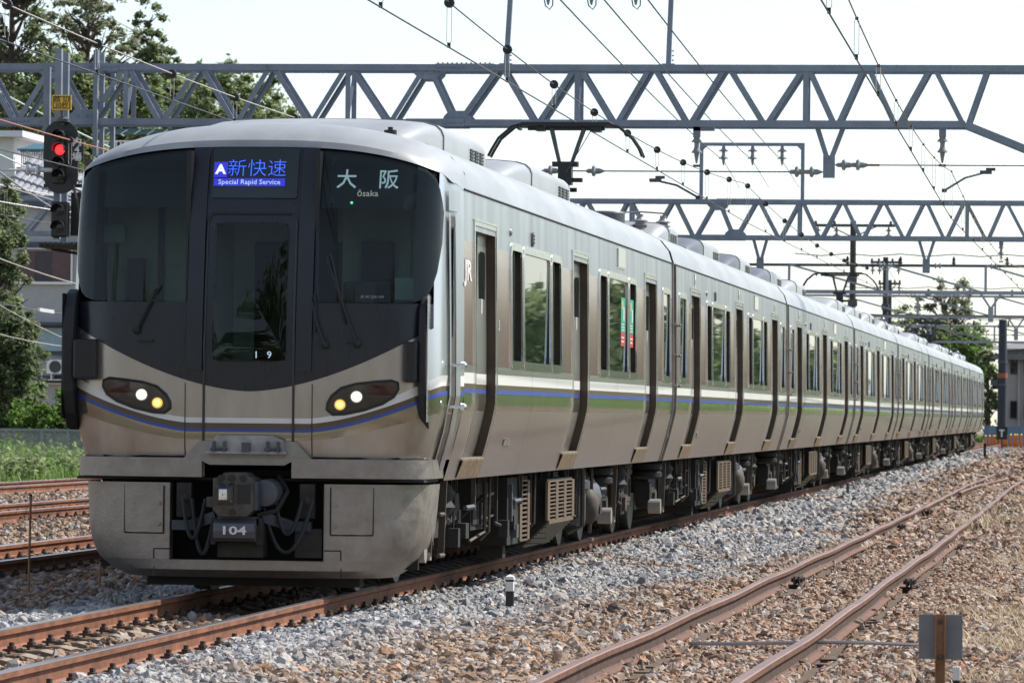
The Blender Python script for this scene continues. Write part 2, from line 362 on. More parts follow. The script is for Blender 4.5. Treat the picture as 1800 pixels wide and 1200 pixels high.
def mk_plain_box(w, z0, mat):
    def f(): b = MB(); b.bx(.4, 1.02, 0, w, z0, .84); b.bx(1.02, 1.035, .05, w - .05, z0 + .05, .8); b.tube([(1.045, w * .5, z0 + .1), (1.045, w * .5, z0 + .3)], .015, 6); return b.mesh('equipment_box', [mat])
    return f
def mk_tank():
    b = MB(); b.lathe((1.0, 0, .56), [(.05, -.5), (.2, -.46), (.24, -.35), (.24, .35), (.2, .46), (.05, .5)], 14, 0, 'y'); b.bx(.9, 1.05, -.3, -.24, .5, .88); b.bx(.9, 1.05, .24, .3, .5, .88); return b.mesh('air_tank', [PEWTER], 40)
def mk_pipes():
    b = MB()
    b.lathe((1.12, 0, .3), [(.10, 0), (.12, .05), (.12, .34), (.16, .36), (.16, .44), (.1, .46), (.1, .6)], 12, 0)
    b.lathe((1.2, .42, .30), [(.06, 0), (.12, .08), (.13, .25), (.06, .35)], 12, 1); b.tube([(1.24, -.3, .86), (1.24, -.3, .3), (1.1, -.3, .22)], .025, 6, 2); b.tube([(1.22, .7, .86), (1.22, .75, .5), (1.2, .75, .2)], .02, 6, 2)
    return b.mesh('pipe_cluster', [PEWTER, UNDER_L, UNDER_L], 40)
def mk_clutter():
    b = MB(); r = random.Random(5)
    for k in range(26):
        y = r.uniform(-1.6, 1.6); x = r.uniform(.95, 1.22); z = r.uniform(.35, .8); kind = k % 4
        if kind == 0: b.tube([(x, y, .88), (x, y + r.uniform(-.1, .1), z), (x - .1, y + r.uniform(-.3, .3), z - .08)], r.uniform(.008, .018), 5, r.choice((0, 1)))
        elif kind == 1: b.tube([(x, y, z), (x, y + r.uniform(.4, 1.0), z + r.uniform(-.05, .05))], r.uniform(.010, .022), 5, r.choice((0, 2)))
        elif kind == 2: b.box((x - .05, y, z), (.08, r.uniform(.08, .2), r.uniform(.08, .2)), r.choice((0, 1, 2)))
        else: b.bx(x - .03, x, y - .02, y + .02, z, .88, r.choice((0, 1)))
    return b.mesh('underfloor_piping', [UNDER, UNDER_L, PEWTER])
def mk_strap():
    b = MB(); b.bar((1.26, 0, .89), (1.24, 0, .30), .05, .03, 0); b.bx(1.18, 1.26, -.03, .06, .27, .33, 1); b.tube([(1.1, -.12, .34), (1.24, -.12, .34)], .09, 10, 1); b.bx(.95, 1.12, -.2, .02, .42, .62, 2)
    b.lathe((1.1, -.35, .66), [(.1, 0), (.17, .03), (.17, .08), (.13, .1), (.17, .12), (.17, .18), (.1, .21)], 12, 2)
    return b.mesh('damper', [UNDER_L, M('damper_end', (.27, .245, .22), .5), UNDER_D], 40)
def add_under(car, sh=0, heavy=True):
    add_bogie(car, 2.9 + sh); add_bogie(car, 17.05 + sh)
    for s in (1.25, 15.4): put('damper', 'strap', mk_strap, car, (0, s + sh, 0))
    put('cooler_box', 'coolbox', mk_box_grille, car, (0, 9.0 + sh, 0)); put('equipment_box', 'tallbox', mk_tall_box, car, (0, 6.9 + sh, 0))
    put('equipment_box', 'pb1', mk_plain_box(1.1, .4, UNDER_D), car, (0, 5.5 + sh, 0)); put('equipment_box', 'pb2', mk_plain_box(.8, .3, PEWTER), car, (0, 11.4 + sh, 0))
    put('air_tank', 'tank', mk_tank, car, (0, 13.9 + sh, 0)); put('pipe_cluster', 'pipes', mk_pipes, car, (0, 12.7 + sh, 0)); put('equipment_box', 'pb3', mk_plain_box(.7, .45, BLUEGREY), car, (0, 14.6 + sh, 0))
    for s_ in (4.9, 8.2, 12.0, 15.6): put('underfloor_piping', 'clut', mk_clutter, car, (0, s_ + sh, 0))['kind'] = 'stuff'
    put('equipment_box', 'pb4', mk_plain_box(.5, .38, UNDER_L), car, (0, 19.0 + sh, 0))
    if sh < -.1 or True: put('centre_beam', 'beam', lambda: (lambda b: b.bx(-.45, .45, .6, 19.6 + min(0, sh), .42, .86) and b)(MB()).mesh('centre_beam', [UNDER_D]), car)
def mk_marker(kind):
    def f():
        b = MB()
        if kind == 'lamp': b.lathe((1.45, 0, 0), [(.035, 0), (.032, .015), (.02, .025), (.004, .03)], 12, 0, 'x')
        else:
            o = rrect(-.045, .045, -.065, .065, .04); b.prism([(1.45, p, q) for p, q in o], (.03, 0, 0), 0)
            for k in range(3): b.bx(1.479, 1.484, -.03, .03, -.04 + k * .03, -.025 + k * .03, 1)
        return b.mesh('marker_lamp', [PORC_G, BLACK], 40)
    return f
def mk_sidedisp():
    b = MB(); b.prism([(1.452, p, q) for p, q in rrect(-.40, .40, 2.91, 3.12, .03)], (.014, 0, 0), 1); b.prism([(1.464, p, q) for p, q in rrect(-.37, .37, 2.925, 3.105, .02)], (.006, 0, 0), 0); return b.mesh('destination_display', [DKGLASS, TRIM])
def mk_plate():
    b = MB(); b.prism([(XS(q) + .004, p, q) for p, q in rrect(-.22, .22, 1.14, 1.20, .01)], (.006, 0, 0)); return b.mesh('maker_plate', [STEEL_S])
def mk_bellows():
    b = MB()
    for k in range(5):
        y = -.12 + k * .06; b.bx(-.6, .6, y - .018, y + .018, .95, 3.05); b.bx(-.57, .57, y + .018, y + .042, .98, 3.0)
    for s in (-1, 1): b.bx(s * 1.36, s * 1.41, -.12, .12, 1.15, 2.9)
    return b.mesh('gangway_bellows', [RUBBER])
def mk_edge():
    b = MB(); zz = SZ
    for s in (-.03,): b.grid([[(XS(z) - .01, s, z), (XS(z) + .018, s, z), (XS(z) + .018, s + .05, z), (XS(z) - .01, s + .05, z)] for z in zz])
    for z in (1.75, 2.1, 2.45): b.lathe((1.48, -.02, z), [(.02, 0), (.02, .05), (.004, .06)], 6, 0, 'x')
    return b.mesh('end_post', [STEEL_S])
def add_decal(car, s, zc=2.72):
    b = MB(); 
    def f():
        b = MB(); b.bx(XS(3) + .002, XS(3) + .006, -.07, .07, 2.98, 3.12); b.bx(XS(3) + .005, XS(3) + .008, -.05, .05, 2.995, 3.05, 1); b.bx(XS(3) + .002, XS(3) + .006, -.07, .07, 2.94, 2.965); return b.mesh('sticker', [STRIPE_W, STEEL])
    put('sticker', 'stk', f, car, (0, s, 0))
def mk_poster():
    def f():
        b = MB(); x = 1.459
        b.bx(x, x + .003, -.2, .2, 2.26, 2.62, 0); b.bx(x, x + .003, -.2, .2, 2.12, 2.258, 1); b.bx(x + .003, x + .005, .03, .13, 2.38, 2.52, 2); b.bx(x + .003, x + .005, -.14, 0, 2.5, 2.59, 3)
        for k in range(3): b.bx(x + .003, x + .005, -.15, .15, 2.28 + k * .03, 2.29 + k * .03, 2)
        for k in range(2): b.bx(x + .003, x + .005, -.15, .12, 2.16 + k * .04, 2.175 + k * .04, 2)
        return b.mesh('window_poster', [M('poster_green', (.02, .30, .19), .4), M('poster_red', (.45, .04, .03), .4), STRIPE_W, M('poster_yellow', (.5, .42, .12), .4)])
    return f
# ---- pantograph (base at y=0 on the roof)
def add_panto(car, s):
    b = MB(); b.box((0, 0, 3.70), (1.0, .9, .08)); b.box((0, -.1, 3.75), (.3, .5, .14)); b.tube([(0, -.05, 4.22), (.0, .05, 4.0), (.03, .2, 3.65)], .045, 8); b.box((0, -.06, 4.27), (.16, .18, .22)); b.box((0, -.06, 4.41), (.30, .14, .06)); b.box((.0, -.06, 4.22), (.40, .1, .05)); b.tube([(-.14, -.1, 4.1), (.14, -.1, 4.1)], .03, 6)
    for k in (-1, 1): b.lathe((k * .4, .3, 3.6), [(.05, 0), (.08, .03), (.05, .06), (.08, .09), (.05, .12)], 10)
    o = b.build('pantograph', BLACK, car, 35); o.location = (0, s, 0)
    b = MB()
    for k in (-1, 1): b.tube([(k * .07, -.05, 4.42), (k * .19 + .02, -.02, 4.84)], [.022, .028], 8)
    b.tube([(.02, -.2, 4.3), (.28, .1, 4.83)], .006, 4); b.build('pantograph_arm', PEWTER, o, 40)
    b = MB()
    for y in (-.13, .13):
        b.box((0, y, 4.89), (1.04, .04, .045)); b.tube([(-.5, y, 4.89), (-.62, y, 4.86), (-.78, y, 4.72), (-.86, y, 4.58), (-.9, y, 4.5)], .018, 6); b.tube([(.5, y, 4.89), (.62, y, 4.86), (.78, y, 4.72), (.86, y, 4.6), (.9, y, 4.5)], .018, 6)
    b.tube([(-.55, -.13, 4.84), (-.55, .13, 4.84)], .02, 6); b.box((0, 0, 4.84), (.9, .06, .04)); b.box((.35, 0, 4.83), (.12, .2, .06)); b.box((-.3, 0, 4.84), (.10, .2, .06))
    b.build('pantograph_head', BLACK, o, 40)
def add_insulators(car, s):
    prof = []
    for k in range(7): prof += [(.06, k * .05), (.095, k * .05 + .01), (.095, k * .05 + .02), (.06, k * .05 + .034)]
    prof += [(.04, .36), (.04, .40)]
    for x, y in ((.62, 0), (.86, .45)): MB().lathe((x, s + y, 3.53), prof, 14).build('roof_insulator', PORC_G, car, 30)
    b = MB(); b.tube([(.5, s - .4, 3.56), (.8, s - .2, 3.62), (1.15, s + .2, 3.5)], .03, 8); b.tube([(.2, s - 2, 3.85), (.62, s, 3.96), (.86, s + .45, 3.96)], .012, 6); b.build('roof_cable', BLACK, car, 40)
    MB().lathe((.62, s - 4.1, 3.5), [(.21, 0), (.21, .27), (.19, .29), (.01, .29)], 20).build('roof_vent', PEWTER, car, 40)
SIDES = dict()
def finish_car(car, doors, big, small, ends, n):
    for c in doors: add_door(car, c); add_decal(car, c - .02) if n > 1 else None
    for c in small: add_window(car, 'small', c)
    for c in big: add_window(car, 'big', c)
    for c in ends: add_window(car, 'end', c)
mid_doors = [2.95, 10.0, 17.05]; mid_big = [6.475, 13.525]; mid_small = [c + k * 1.49 for c in mid_big for k in (-1, 1)]; mid_ends = [1.16, 18.84]
mid_ops = car_layout(mid_doors, [(c - .985, c + .985) for c in mid_big] + [(c - .37, c + .37) for c in mid_small] + [(c - .44, c + .44) for c in mid_ends])
mid_shell = shell(mid_ops, .14, 19.86, .14).mesh('car_body', SIDE_M, 25)
ORD = ['', '', 'second', 'third', 'fourth', 'fifth', 'sixth', 'seventh', 'eighth and last']
CARS = []
for n in range(2, 9):
    lab = ORD[n] + ' car of the silver train, ' + ('right behind the leading car, carrying the nearest pantograph' if n == 2 else 'between its neighbours, counted from the lit cab front' if n < 8 else 'farthest from the lit cab front')
    if n in (5,): lab = 'fifth car of the silver train, carrying the middle one of the three raised pantographs'
    if n == 8: lab = 'eighth and last car of the silver train, farthest from the cab, carrying the smallest pantograph'
    car = thing('train_car', lab, 'train car', (0, 56.0 + 20 * (n - 2), 0), 'cars of the commuter train'); CARS.append(car)
    o = bpy.data.objects.new('car_body', mid_shell); COL.objects.link(o); o.parent = car
    finish_car(car, mid_doors, mid_big, mid_small, mid_ends, n)
    pan = n in (2, 5, 8)
    add_ac(car, 4.4 if pan else 1.9, 2.0 if pan else 4.5, ROOFP if n != 3 else FAIR_D); add_ac(car, 8.6, 4.5, FAIR_D if n == 2 else ROOFP)
    if n in (2, 4): add_ac(car, 15.6, 3.6, FAIR_D if n == 2 else ROOFP)
    add_under(car)
    put('marker_lamp', 'mk1', mk_marker('lamp'), car, (0, 4.6, 2.93)); put('marker_lamp', 'mk2', mk_marker('vent'), car, (0, 5.9, 2.93)); put('destination_display', 'sdisp', mk_sidedisp, car, (0, 13.2, 0)); put('maker_plate', 'plate', mk_plate, car, (0, 4.2, 0))
    put('gangway_bellows', 'bell', mk_bellows, car, (0, 0, 0)); put('end_post', 'epost', mk_edge, car, (0, .18, 0)); put('end_post', 'epost', mk_edge, car, (0, 19.83, 0))
    if pan: add_panto(car, 2.2); add_insulators(car, 4.9)
    if n in (2, 3, 4): put('window_poster', 'post', mk_poster(), car, (-.006, 18.6, 0))

# ------------------------------------------------------------------ leading car
NY = 36.6
lead = thing('train_car', 'leading car of the silver commuter train with charcoal cab front and two lit headlights', 'train car', (0, NY, 0), 'cars of the commuter train')
l_doors = [2.3, 9.4, 16.55]; l_big = [5.85, 12.98]; l_small = [c + k * 1.49 for c in l_big for k in (-1, 1)]; l_ends = [18.45]
l_ops = car_layout(l_doors, [(c - .985, c + .985) for c in l_big] + [(c - .37, c + .37) for c in l_small] + [(c - .44, c + .44) for c in l_ends])
o = bpy.data.objects.new('car_body', shell(l_ops, 1.0, 19.26, 1.4).mesh('car_body', SIDE_M, 25)); COL.objects.link(o); o.parent = lead
finish_car(lead, l_doors, l_big, l_small, l_ends, 1)
add_ac(lead, 1.75, 4.6); add_ac(lead, 8.0, 5.2)
add_under(lead, -.45)
put('marker_lamp', 'mk1', mk_marker('lamp'), lead, (0, 3.95, 2.93)); put('marker_lamp', 'mk2', mk_marker('vent'), lead, (0, 5.5, 2.93)); put('destination_display', 'sdisp', mk_sidedisp, lead, (0, 13.3, 0)); put('maker_plate', 'plate', mk_plate, lead, (0, 4.3, 0)); put('end_post', 'epost', mk_edge, lead, (0, 19.23, 0))
put('window_poster', 'post', mk_poster(), lead, (-.001, 13.55, 0)); put('window_poster', 'post', mk_poster(), lead, (-.006, 14.5, 0))
MB().lathe(at(678, 240, 38.2) - Vector((TX - .01, NY, 0)), [(.07, -.10), (.07, .0), (.05, .0), (.05, .05), (.02, .055), (.02, .075)], 14).build('roof_antenna', BLACK, lead, 40)

EX = .56
RK = ([1.0, 1.15, 1.9, 2.24, 2.8, 3.2, 3.44], [.05, .01, 0, .03, .10, .19, .28])
def rake(z): return float(np.interp(z, *RK))
def HWF(z): return XS(z) - .075
def nose_u(u, z, hw=None):
    t = abs(u) * math.pi / 2; x = (hw or HWF(z)) * math.sin(t) ** EX; return math.copysign(x, u), .5 * (1 - max(0, math.cos(t)) ** EX)
def face_y(x, z, hw=None):
    s = min(1, (abs(x) / (hw or HWF(z)))) ** (1 / EX); return .5 * (1 - math.sqrt(max(0, 1 - s * s)) ** EX) + rake(z)
def pf(px, py):
    Y = NY + .1
    for _ in range(8): P = at(px, py, Y); Y = NY + face_y((P.x - TX) / SX, P.z)
    return (P.x - TX) / SX, P.z
def ease(x, zc, zs, p=1.6): t = min(1, max(0, (abs(x) - .45) / 1.0)); return zc + (zs - zc) * t ** p
maskz = lambda x: 1.56 + .38 * (abs(x) / 1.15) ** 1.7
browz = lambda x: 3.44 - .19 * (abs(x) / 1.38) ** 3
ROWS = [lambda x: 1.05, lambda x: ease(x, 1.19, 1.43), lambda x: ease(x, 1.25, 1.57), lambda x: ease(x, 1.275, 1.605), lambda x: ease(x, 1.318, 1.645), lambda x: ease(x, 1.358, 1.73), maskz,
        lambda x: max(1.80, maskz(x) + .02), lambda x: 2.24, lambda x: 2.5, lambda x: 2.84, lambda x: 3.04, browz]
us = []
ux = lambda x: 2 / math.pi * math.asin((x / 1.40) ** (1 / EX))
us = [ux(x) for x in list(np.linspace(0, 1.2, 25)) + [1.25, 1.29, 1.32, 1.345, 1.365, 1.38, 1.39, 1.397, 1.4]]
us = sorted(set(round(float(u), 4) for u in us) | {round(ux(.27), 4), round(ux(.475), 4)}); us = [-u for u in us[:0:-1]] + us
def zrow(f, u):
    z = f(1.4 * math.sin(abs(u) * math.pi / 2) ** EX); return z
P = []
for f in ROWS:
    row = []
    for u in us:
        z = zrow(f, u); x, y = nose_u(u, z); row.append((x, y + rake(z), z))
    ze = row[-1][2]; ext = (XS(ze), 1.0, min(ze, 3.15))
    P.append([(-ext[0], 1.0, ext[2])] + row + [ext])
fm = [0, 1, 2, 3, 4, 0] + [5] * 6
top = P[-1]; ring = [(-1.455, 1.4, 3.15)]
for u in us: x = 1.455 * math.copysign(math.sin(abs(u) * math.pi / 2) ** EX, u); ring.append((x, 1.4, ZR(x)))
ring.append((1.455, 1.4, 3.15))
NB = 7
for k in range(1, NB + 1):
    a = k / NB * math.pi / 2; cs, sn = 1 - math.cos(a), math.sin(a)
    P.append([(p[0] + (q[0] - p[0]) * (cs * .5 + sn * .5), p[1] + (q[1] - p[1]) * cs, p[2] + (q[2] - p[2]) * sn) for p, q in zip(top, ring)])
def fmat(i, j):
    if i >= 12: return 6
    xm = abs(P[i][j][0] + P[i][j + 1][0]) / 2
    if i in (6, 7, 8, 9, 10, 11):
        if j in (0, len(P[0]) - 2) or xm > (1.335 if i < 8 else 1.30 if i < 11 else 1.23): return 7
    if i == 5 and (j in (0, len(P[0]) - 2) or xm > 1.33): return 7
    return fm[i]
def fhole(i, j):
    if j in (0, len(P[0]) - 2): return False
    xm = abs(P[i][j][0] + P[i][j + 1][0]) / 2
    return (8 <= i <= 11 and .475 < xm < 1.345) or (7 <= i <= 9 and xm < .27)
b = MB(); b.grid(P, fmat, fhole)
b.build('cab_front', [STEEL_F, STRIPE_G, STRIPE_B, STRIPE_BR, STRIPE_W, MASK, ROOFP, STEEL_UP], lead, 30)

def patch(poly, off, name, mats, parent, rings=4, lip=None, hw=None):
    cx = sum(p[0] for p in poly) / len(poly); cz = sum(p[1] for p in poly) / len(poly); b = MB()
    poly = list(poly) + [poly[0]]
    rows = [[(x, face_y(x, z) + (lip if lip is not None else .004), z) for x, z in poly]]
    for k in range(rings + 1):
        t = 1 - k / rings; rows.append([(cx + (x - cx) * t, face_y(cx + (x - cx) * t, cz + (z - cz) * t) - off, cz + (z - cz) * t) for x, z in poly])
    b.grid(rows); return b.build(name, mats, parent, 40)
xg = [.478, .6, .75, .9, 1.0, 1.1, 1.2, 1.26, 1.30, 1.33, 1.355, 1.37, 1.378]
zb = [2.245, 2.245, 2.245, 2.245, 2.245, 2.245, 2.25, 2.27, 2.31, 2.38, 2.48, 2.62, 2.72]
ztp = [browz(x) - .02 for x in xg]; ztp[-4:] = [3.20, 3.12, 3.03, 2.95]; ztp[-5] = 3.235
for sgn in (1, -1):
    rows = [[(sgn * x, face_y(x, a + (c - a) * v) - .012, a + (c - a) * v) for x, a, c in zip(xg, zb, ztp)] for v in np.linspace(0, 1, 9)]
    MB().grid(rows).build('windscreen', CABGLASS, lead, 40)
    rows = [[(sgn * x, face_y(x, a + (c - a) * v) - .006, a + (c - a) * v) for x, a, c in zip(xg[6:], zb[6:], ztp[6:])] for v in np.linspace(0, 1, 9)]
    MB().grid(rows).build('windscreen_frit', BLACK, lead, 40)
    rows = [[(sgn * x, face_y(x, z) + .05, z) for x in (.47, .7, .9, 1.1, 1.25, 1.33)] for z in (2.97, 3.15, 3.25)]
    rows += [[(sgn * x, face_y(x, min(3.42, browz(x))) + .05, browz(x)) for x in (.47, .7, .9, 1.1, 1.25, 1.33)]]
    MB().grid(rows).build('windscreen_valance', BLACK, lead)
    MB().bx(sgn * .465, sgn * .5, .1, 1.0, 2.2, 3.4).build('windscreen_post', BLACK, lead)
patch(rrect(-.275, .275, 1.79, 2.85, .06), .014, 'gangway_door_window', CABGLASS, lead, 4)
b = MB()                                                            # outline groove of the gangway door
for seq in ([(-.335, 1.16), (-.335, 2.86), (-.30, 2.92), (.30, 2.92), (.335, 2.86), (.335, 1.16), (.29, 1.10), (.2, 1.09)], [(-.335, 1.16), (-.29, 1.10), (-.2, 1.09)]):
    b.tube([(x0 + (x1 - x0) * t, face_y(x0 + (x1 - x0) * t, z0 + (z1 - z0) * t) - .004, z0 + (z1 - z0) * t) for (x0, z0), (x1, z1) in zip(seq[:-1], seq[1:]) for t in np.linspace(0, 1, 12)[:-1]] + [(seq[-1][0], face_y(*seq[-1]) - .004, seq[-1][1])], .010, 6)
for sg in (-1, 1):
    b.tube([(sg * .475, face_y(.475, z) - .001, z) for z in np.linspace(1.07, 1.62, 6)], .004, 4)
b.build('gangway_door_seal', BLACK, lead)
b = MB()
for sg in (-1, 1): b.tube([(sg * x, face_y(x, 1.055) - .003, 1.06) for x in (.475, .8, 1.1, 1.28)], .007, 4)
for sg in (-1, 1): b.bar((sg * .78 - .06, face_y(.78, 1.94) - .02, 1.94), (sg * .78 + .06, face_y(.78, 1.94) - .02, 1.94), .02, .012)
b.build('cab_front_handle', BLACK, lead)
for sg in (-1, 1):                                                  # raised posts beside the gangway
    rows = [[(sg * x, face_y(x, z) - d, z) for x, d in ((.345, 0), (.35, .018), (.468, .018), (.473, 0))] for z in (1.72, 2.0, 2.24, 2.8, 3.1, 3.43)]
    MB().grid(rows).build('gangway_post', MASK, lead, 30)
# destination displays
LED_B = M('led_blue', (.02, .05, .4), .5, emit=(.05, .15, 1), es=.9); LED_BG = M('led_blue_field', (.02, .02, .2), .5, emit=(.03, .035, .55), es=.7); LED_W = M('led_white', (.5, .6, .7), .5, emit=(.5, .68, .82), es=.45); LED_D = M('led_dim', (.3, .3, .3), .5, emit=(.5, .5, .5), es=.5)
LED_WW = M('led_bright', (.6, .6, .7), .5, emit=(.75, .8, 1), es=.75)
disp = patch(rrect(-.322, .322, 3.04, 3.425, .02), .012, 'destination_display', DKGLASS, lead, 3)
def fpos(px, py, off): x, z = pf(px, py); return (x, face_y(x, z) - off, z)
fr = (R(90) - .32, 0, 0)
b = MB()
def ledrect(px0, py0, px1, py1, m):
    a = fpos(px0, py1, .016); c = fpos(px1, py0, .016); b.add([(a[0], a[1], a[2]), (c[0], a[1], a[2]), (c[0], c[1], c[2]), (a[0], c[1], c[2])], [(0, 1, 2, 3)], m)
ledrect(376, 285, 402, 312, 0); ledrect(376, 314, 502, 327, 0); b.build('led_field', [LED_BG], disp)
text('display_lettering', 'A', .105, LED_WW, disp, fpos(389, 298.5, .022), fr, bold=.004)
text('display_lettering', '新快速', .150, LED_B, disp, fpos(453, 298, .022), fr, bold=-.0022)
text('display_lettering', 'Special Rapid Service', .0555, LED_W, disp, fpos(439, 320.5, .022), fr)
sc = MB(); q0 = pf(570, 365); q1 = pf(750, 270)
x0 = .56; sc.add([(x, face_y(x, z) + .045, z) for x, z in ((.56, 3.0), (1.25, 3.0), (1.25, 3.28), (.56, 3.36))], [(0, 1, 2, 3)]); sd = sc.build('destination_display', DKGLASS, lead)
text('display_lettering', '大　阪', .165, LED_W, sd, fpos(645, 317, -.036), fr, bold=.001, sx=.95)
text('display_lettering', 'ōsaka', .07, LED_D, sd, fpos(645, 340, -.036), fr)
MB().lathe(fpos(617, 356, -.03), [(.01, 0), (.01, .005)], 8, 0, 'y').build('indicator_light', M('led_green', (.05, .5, .2), .4, emit=(.1, .9, .4), es=1.5), lead)
text('unit_lettering', 'JR W 224-104', .030, M('etched_lettering', (.35, .36, .36), .5), lead, fpos(655, 522, .02), (R(90), 0, 0))
text('running_number', '1', .075, LED_W, lead, fpos(451, 624, .02), (R(90), 0, 0)); text('running_number', '9', .075, LED_W, lead, fpos(474, 624, .02), (R(90), 0, 0))
# cab interior seen through the glass
CABW = M('cab_wall', (.42, .52, .45), .7, var=.15, scale=2); CABD = M('cab_console', (.05, .055, .055), .6)
b = MB(); b.bx(-1.3, -.42, 1.15, 1.2, 1.4, 3.2); b.bx(.5, 1.3, 1.25, 1.3, 1.4, 3.2); b.bx(-.42, .5, 1.38, 1.4, 2.75, 3.2); b.bx(-.42, -.2, 1.38, 1.4, 1.4, 2.75); b.bx(-.72, -.62, 1.08, 1.15, 1.5, 3.1); b.bx(-.52, -.47, 1.05, 1.15, 1.5, 3.1); b.bx(1.0, 1.03, 1.2, 1.25, 1.5, 3.1); b.bx(-.42, -.36, .5, 1.78, 1.4, 3.3); b.bx(-.9, -.86, 1.1, 1.16, 1.6, 3.0, 1); b.bx(-1.12, -1.0, 1.02, 1.15, 2.1, 2.6, 1); b.bx(.66, .9, 1.16, 1.25, 2.0, 2.75, 1); b.bx(-.42, .5, 1.82, 1.84, 1.4, 2.75, 1)
b.build('cab_bulkhead', [CABW, CABD], lead)
b = MB(); b.bx(.5, 1.3, .55, 1.0, 1.5, 2.22); b.bx(.6, .85, .62, .7, 2.22, 2.42); b.bx(.95, 1.18, .6, .68, 2.22, 2.36); b.bx(-1.3, -.5, .6, .95, 1.5, 2.0); b.build('driver_console', CABD, lead, 0, .02)
b = MB(); b.box((.95, 1.1, 2.1), (.46, .10, .7), rot=(.1, 0, 0)); b.box((.95, .95, 1.75), (.46, .4, .12)); b.build('driver_seat', BLACK, lead, 0, .04)
b = MB(); b.bx(1.0, 1.2, .58, .6, 2.28, 2.45); b.bx(-1.28, -1.12, .9, 1.0, 2.72, 2.86); b.build('cab_notice', M('notice_teal', (.30, .50, .50), .6), lead)
b = MB(); b.bx(-1.32, 1.32, .3, 1.8, 1.35, 1.4); b.bx(-1.0, 1.0, .55, 1.8, 3.36, 3.4); b.build('cab_floor', CABD, lead)
# headlights
hl = [(575, 720), (576, 708), (583, 696), (600, 682), (625, 675), (660, 671), (688, 669), (699, 673), (700, 683), (692, 697), (672, 709), (640, 720), (606, 727), (585, 728)]
hp = [pf(*p) for p in hl]
HOUSE = M('headlight_housing', (.03, .022, .02), .12, spec=.7); HL_W = M('lamp_white', (1, 1, .95), .3, emit=(1, .93, .76), es=3.2); HL_Y = M('lamp_yellow', (1, .8, .3), .3, emit=(1, .66, .13), es=1.7); HL_R = M('lamp_reflector', (.8, .78, .7), .15, .6, emit=(1, .95, .82), es=.55); HL_YR = M('lamp_reflector_yellow', (.8, .6, .2), .2, .6, emit=(1, .58, .10), es=.5); REDR = M('tail_lens_red', (.05, .012, .01), .12)
for sg in (1, -1):
    o = patch([(sg * x, z) for x, z in hp], .008, 'headlight', HOUSE, lead)
    rim = MB(); rim.tube([(sg * x, face_y(x, z) - .004, z) for x, z in hp + hp[:2]], .012, 6); rim.build('headlight_rim', BLACK, o, 40)
    for (px, py, r, m, nm) in ((627, 697, .043, HL_W, 'lamp'), (598, 711, .041, HL_Y, 'lamp')):
        x, z = pf(px, py); y = face_y(x, z)
        b = MB().lathe((sg * x, y, z), [(r, -.010), (r * .97, -.016), (r * .62, -.017)], 18, 1, 'y'); b.lathe((sg * x, y, z), [(r * .62, -.016), (r * .58, -.022), (r * .4, -.028), (.002, -.03)], 18, 0, 'y'); b.build(nm, [m, HL_R if m is HL_W else HL_YR], o, 60)
        MB().lathe((sg * x, y, z), [(r * 1.28, -.006), (r * 1.25, -.014), (r * 1.02, -.012), (r, -.006)], 18, 0, 'y').build('lamp_bezel', PEWTER, o, 60)
    a = pf(650, 682); c = pf(692, 686); patch([(sg * x, z) for x, z in ((a[0], a[1] - .05), (c[0], c[1] - .04), (c[0] + .01, c[1] + .035), (a[0], a[1] + .03))], .011, 'tail_lens', REDR, o, 2)
for pa, pb, pc in (((576, 452), (612, 560), (628, 604)), ((548, 524), (560, 575), (572, 606)), ((276, 506), (255, 550), (240, 580))):
    b = MB(); Q = [fpos(*p, .035) for p in (pa, pb, pc)]; b.tube(Q, [.008, .012, .014], 6); b.tube([fpos(pa[0] + (6 if pa[0] > 400 else 8), pa[1] - 6, .03), fpos(pb[0] - 4, pb[1] + 8, .03)], .012, 4); b.lathe(fpos(*pc, .0), [(.03, 0), (.03, -.03), (.015, -.045)], 10, 0, 'y'); b.build('wiper', RUBBER, lead, 40)
# bumper, corner hoods, skirt
def wrap(x0, x1, z0, z1, off, hw, n=14, ext=1.0, th=.06):
    b = MB(); xs = list(np.linspace(x0, hw * .94, n)) + [hw * .97, hw * .99, hw]
    def pt(x, z, d):
        s = min(1, x / hw) ** (1 / EX); y = .5 * (1 - math.sqrt(max(0, 1 - s * s)) ** EX) + off; return (x, y + d, z)
    rows = []
    for z in (z0, z1): rows.append([pt(x, z, 0) for x in xs] + ([(hw, ext, z)] if ext else []))
    for z in (z1, z0): rows.append([pt(max(0, x - .01), z, th) for x in xs] + ([(hw - th, ext, z)] if ext else []))
    rows.append(rows[0]); b.grid(rows); return b
for sg in (1, -1):
    b = wrap(.335, 1.32, .905, 1.05, -.045, 1.325)
    if sg < 0: b.v = [(-x, y, z) for x, y, z in b.v]
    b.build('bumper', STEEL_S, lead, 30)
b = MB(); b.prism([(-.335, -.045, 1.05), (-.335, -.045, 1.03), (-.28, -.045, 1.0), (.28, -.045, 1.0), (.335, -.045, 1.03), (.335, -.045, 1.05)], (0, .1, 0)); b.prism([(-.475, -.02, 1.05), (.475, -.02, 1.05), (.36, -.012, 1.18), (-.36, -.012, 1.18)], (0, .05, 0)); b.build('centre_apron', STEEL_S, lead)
b = MB(); b.prism([(x, -.06, z) for x, z in ((-.29, 1.10), (-.27, 1.17), (-.22, 1.225), (.19, 1.225), (.27, 1.19), (.285, 1.10))], (0, .06, 0))
for k in (-.2, .2): b.bx(k - .05, k - .03, -.1, -.05, 1.10, 1.18, 1); b.bx(k + .03, k + .05, -.1, -.05, 1.10, 1.18, 1); b.tube([(k - .06, -.085, 1.12), (k + .06, -.085, 1.12)], .012, 6, 1)
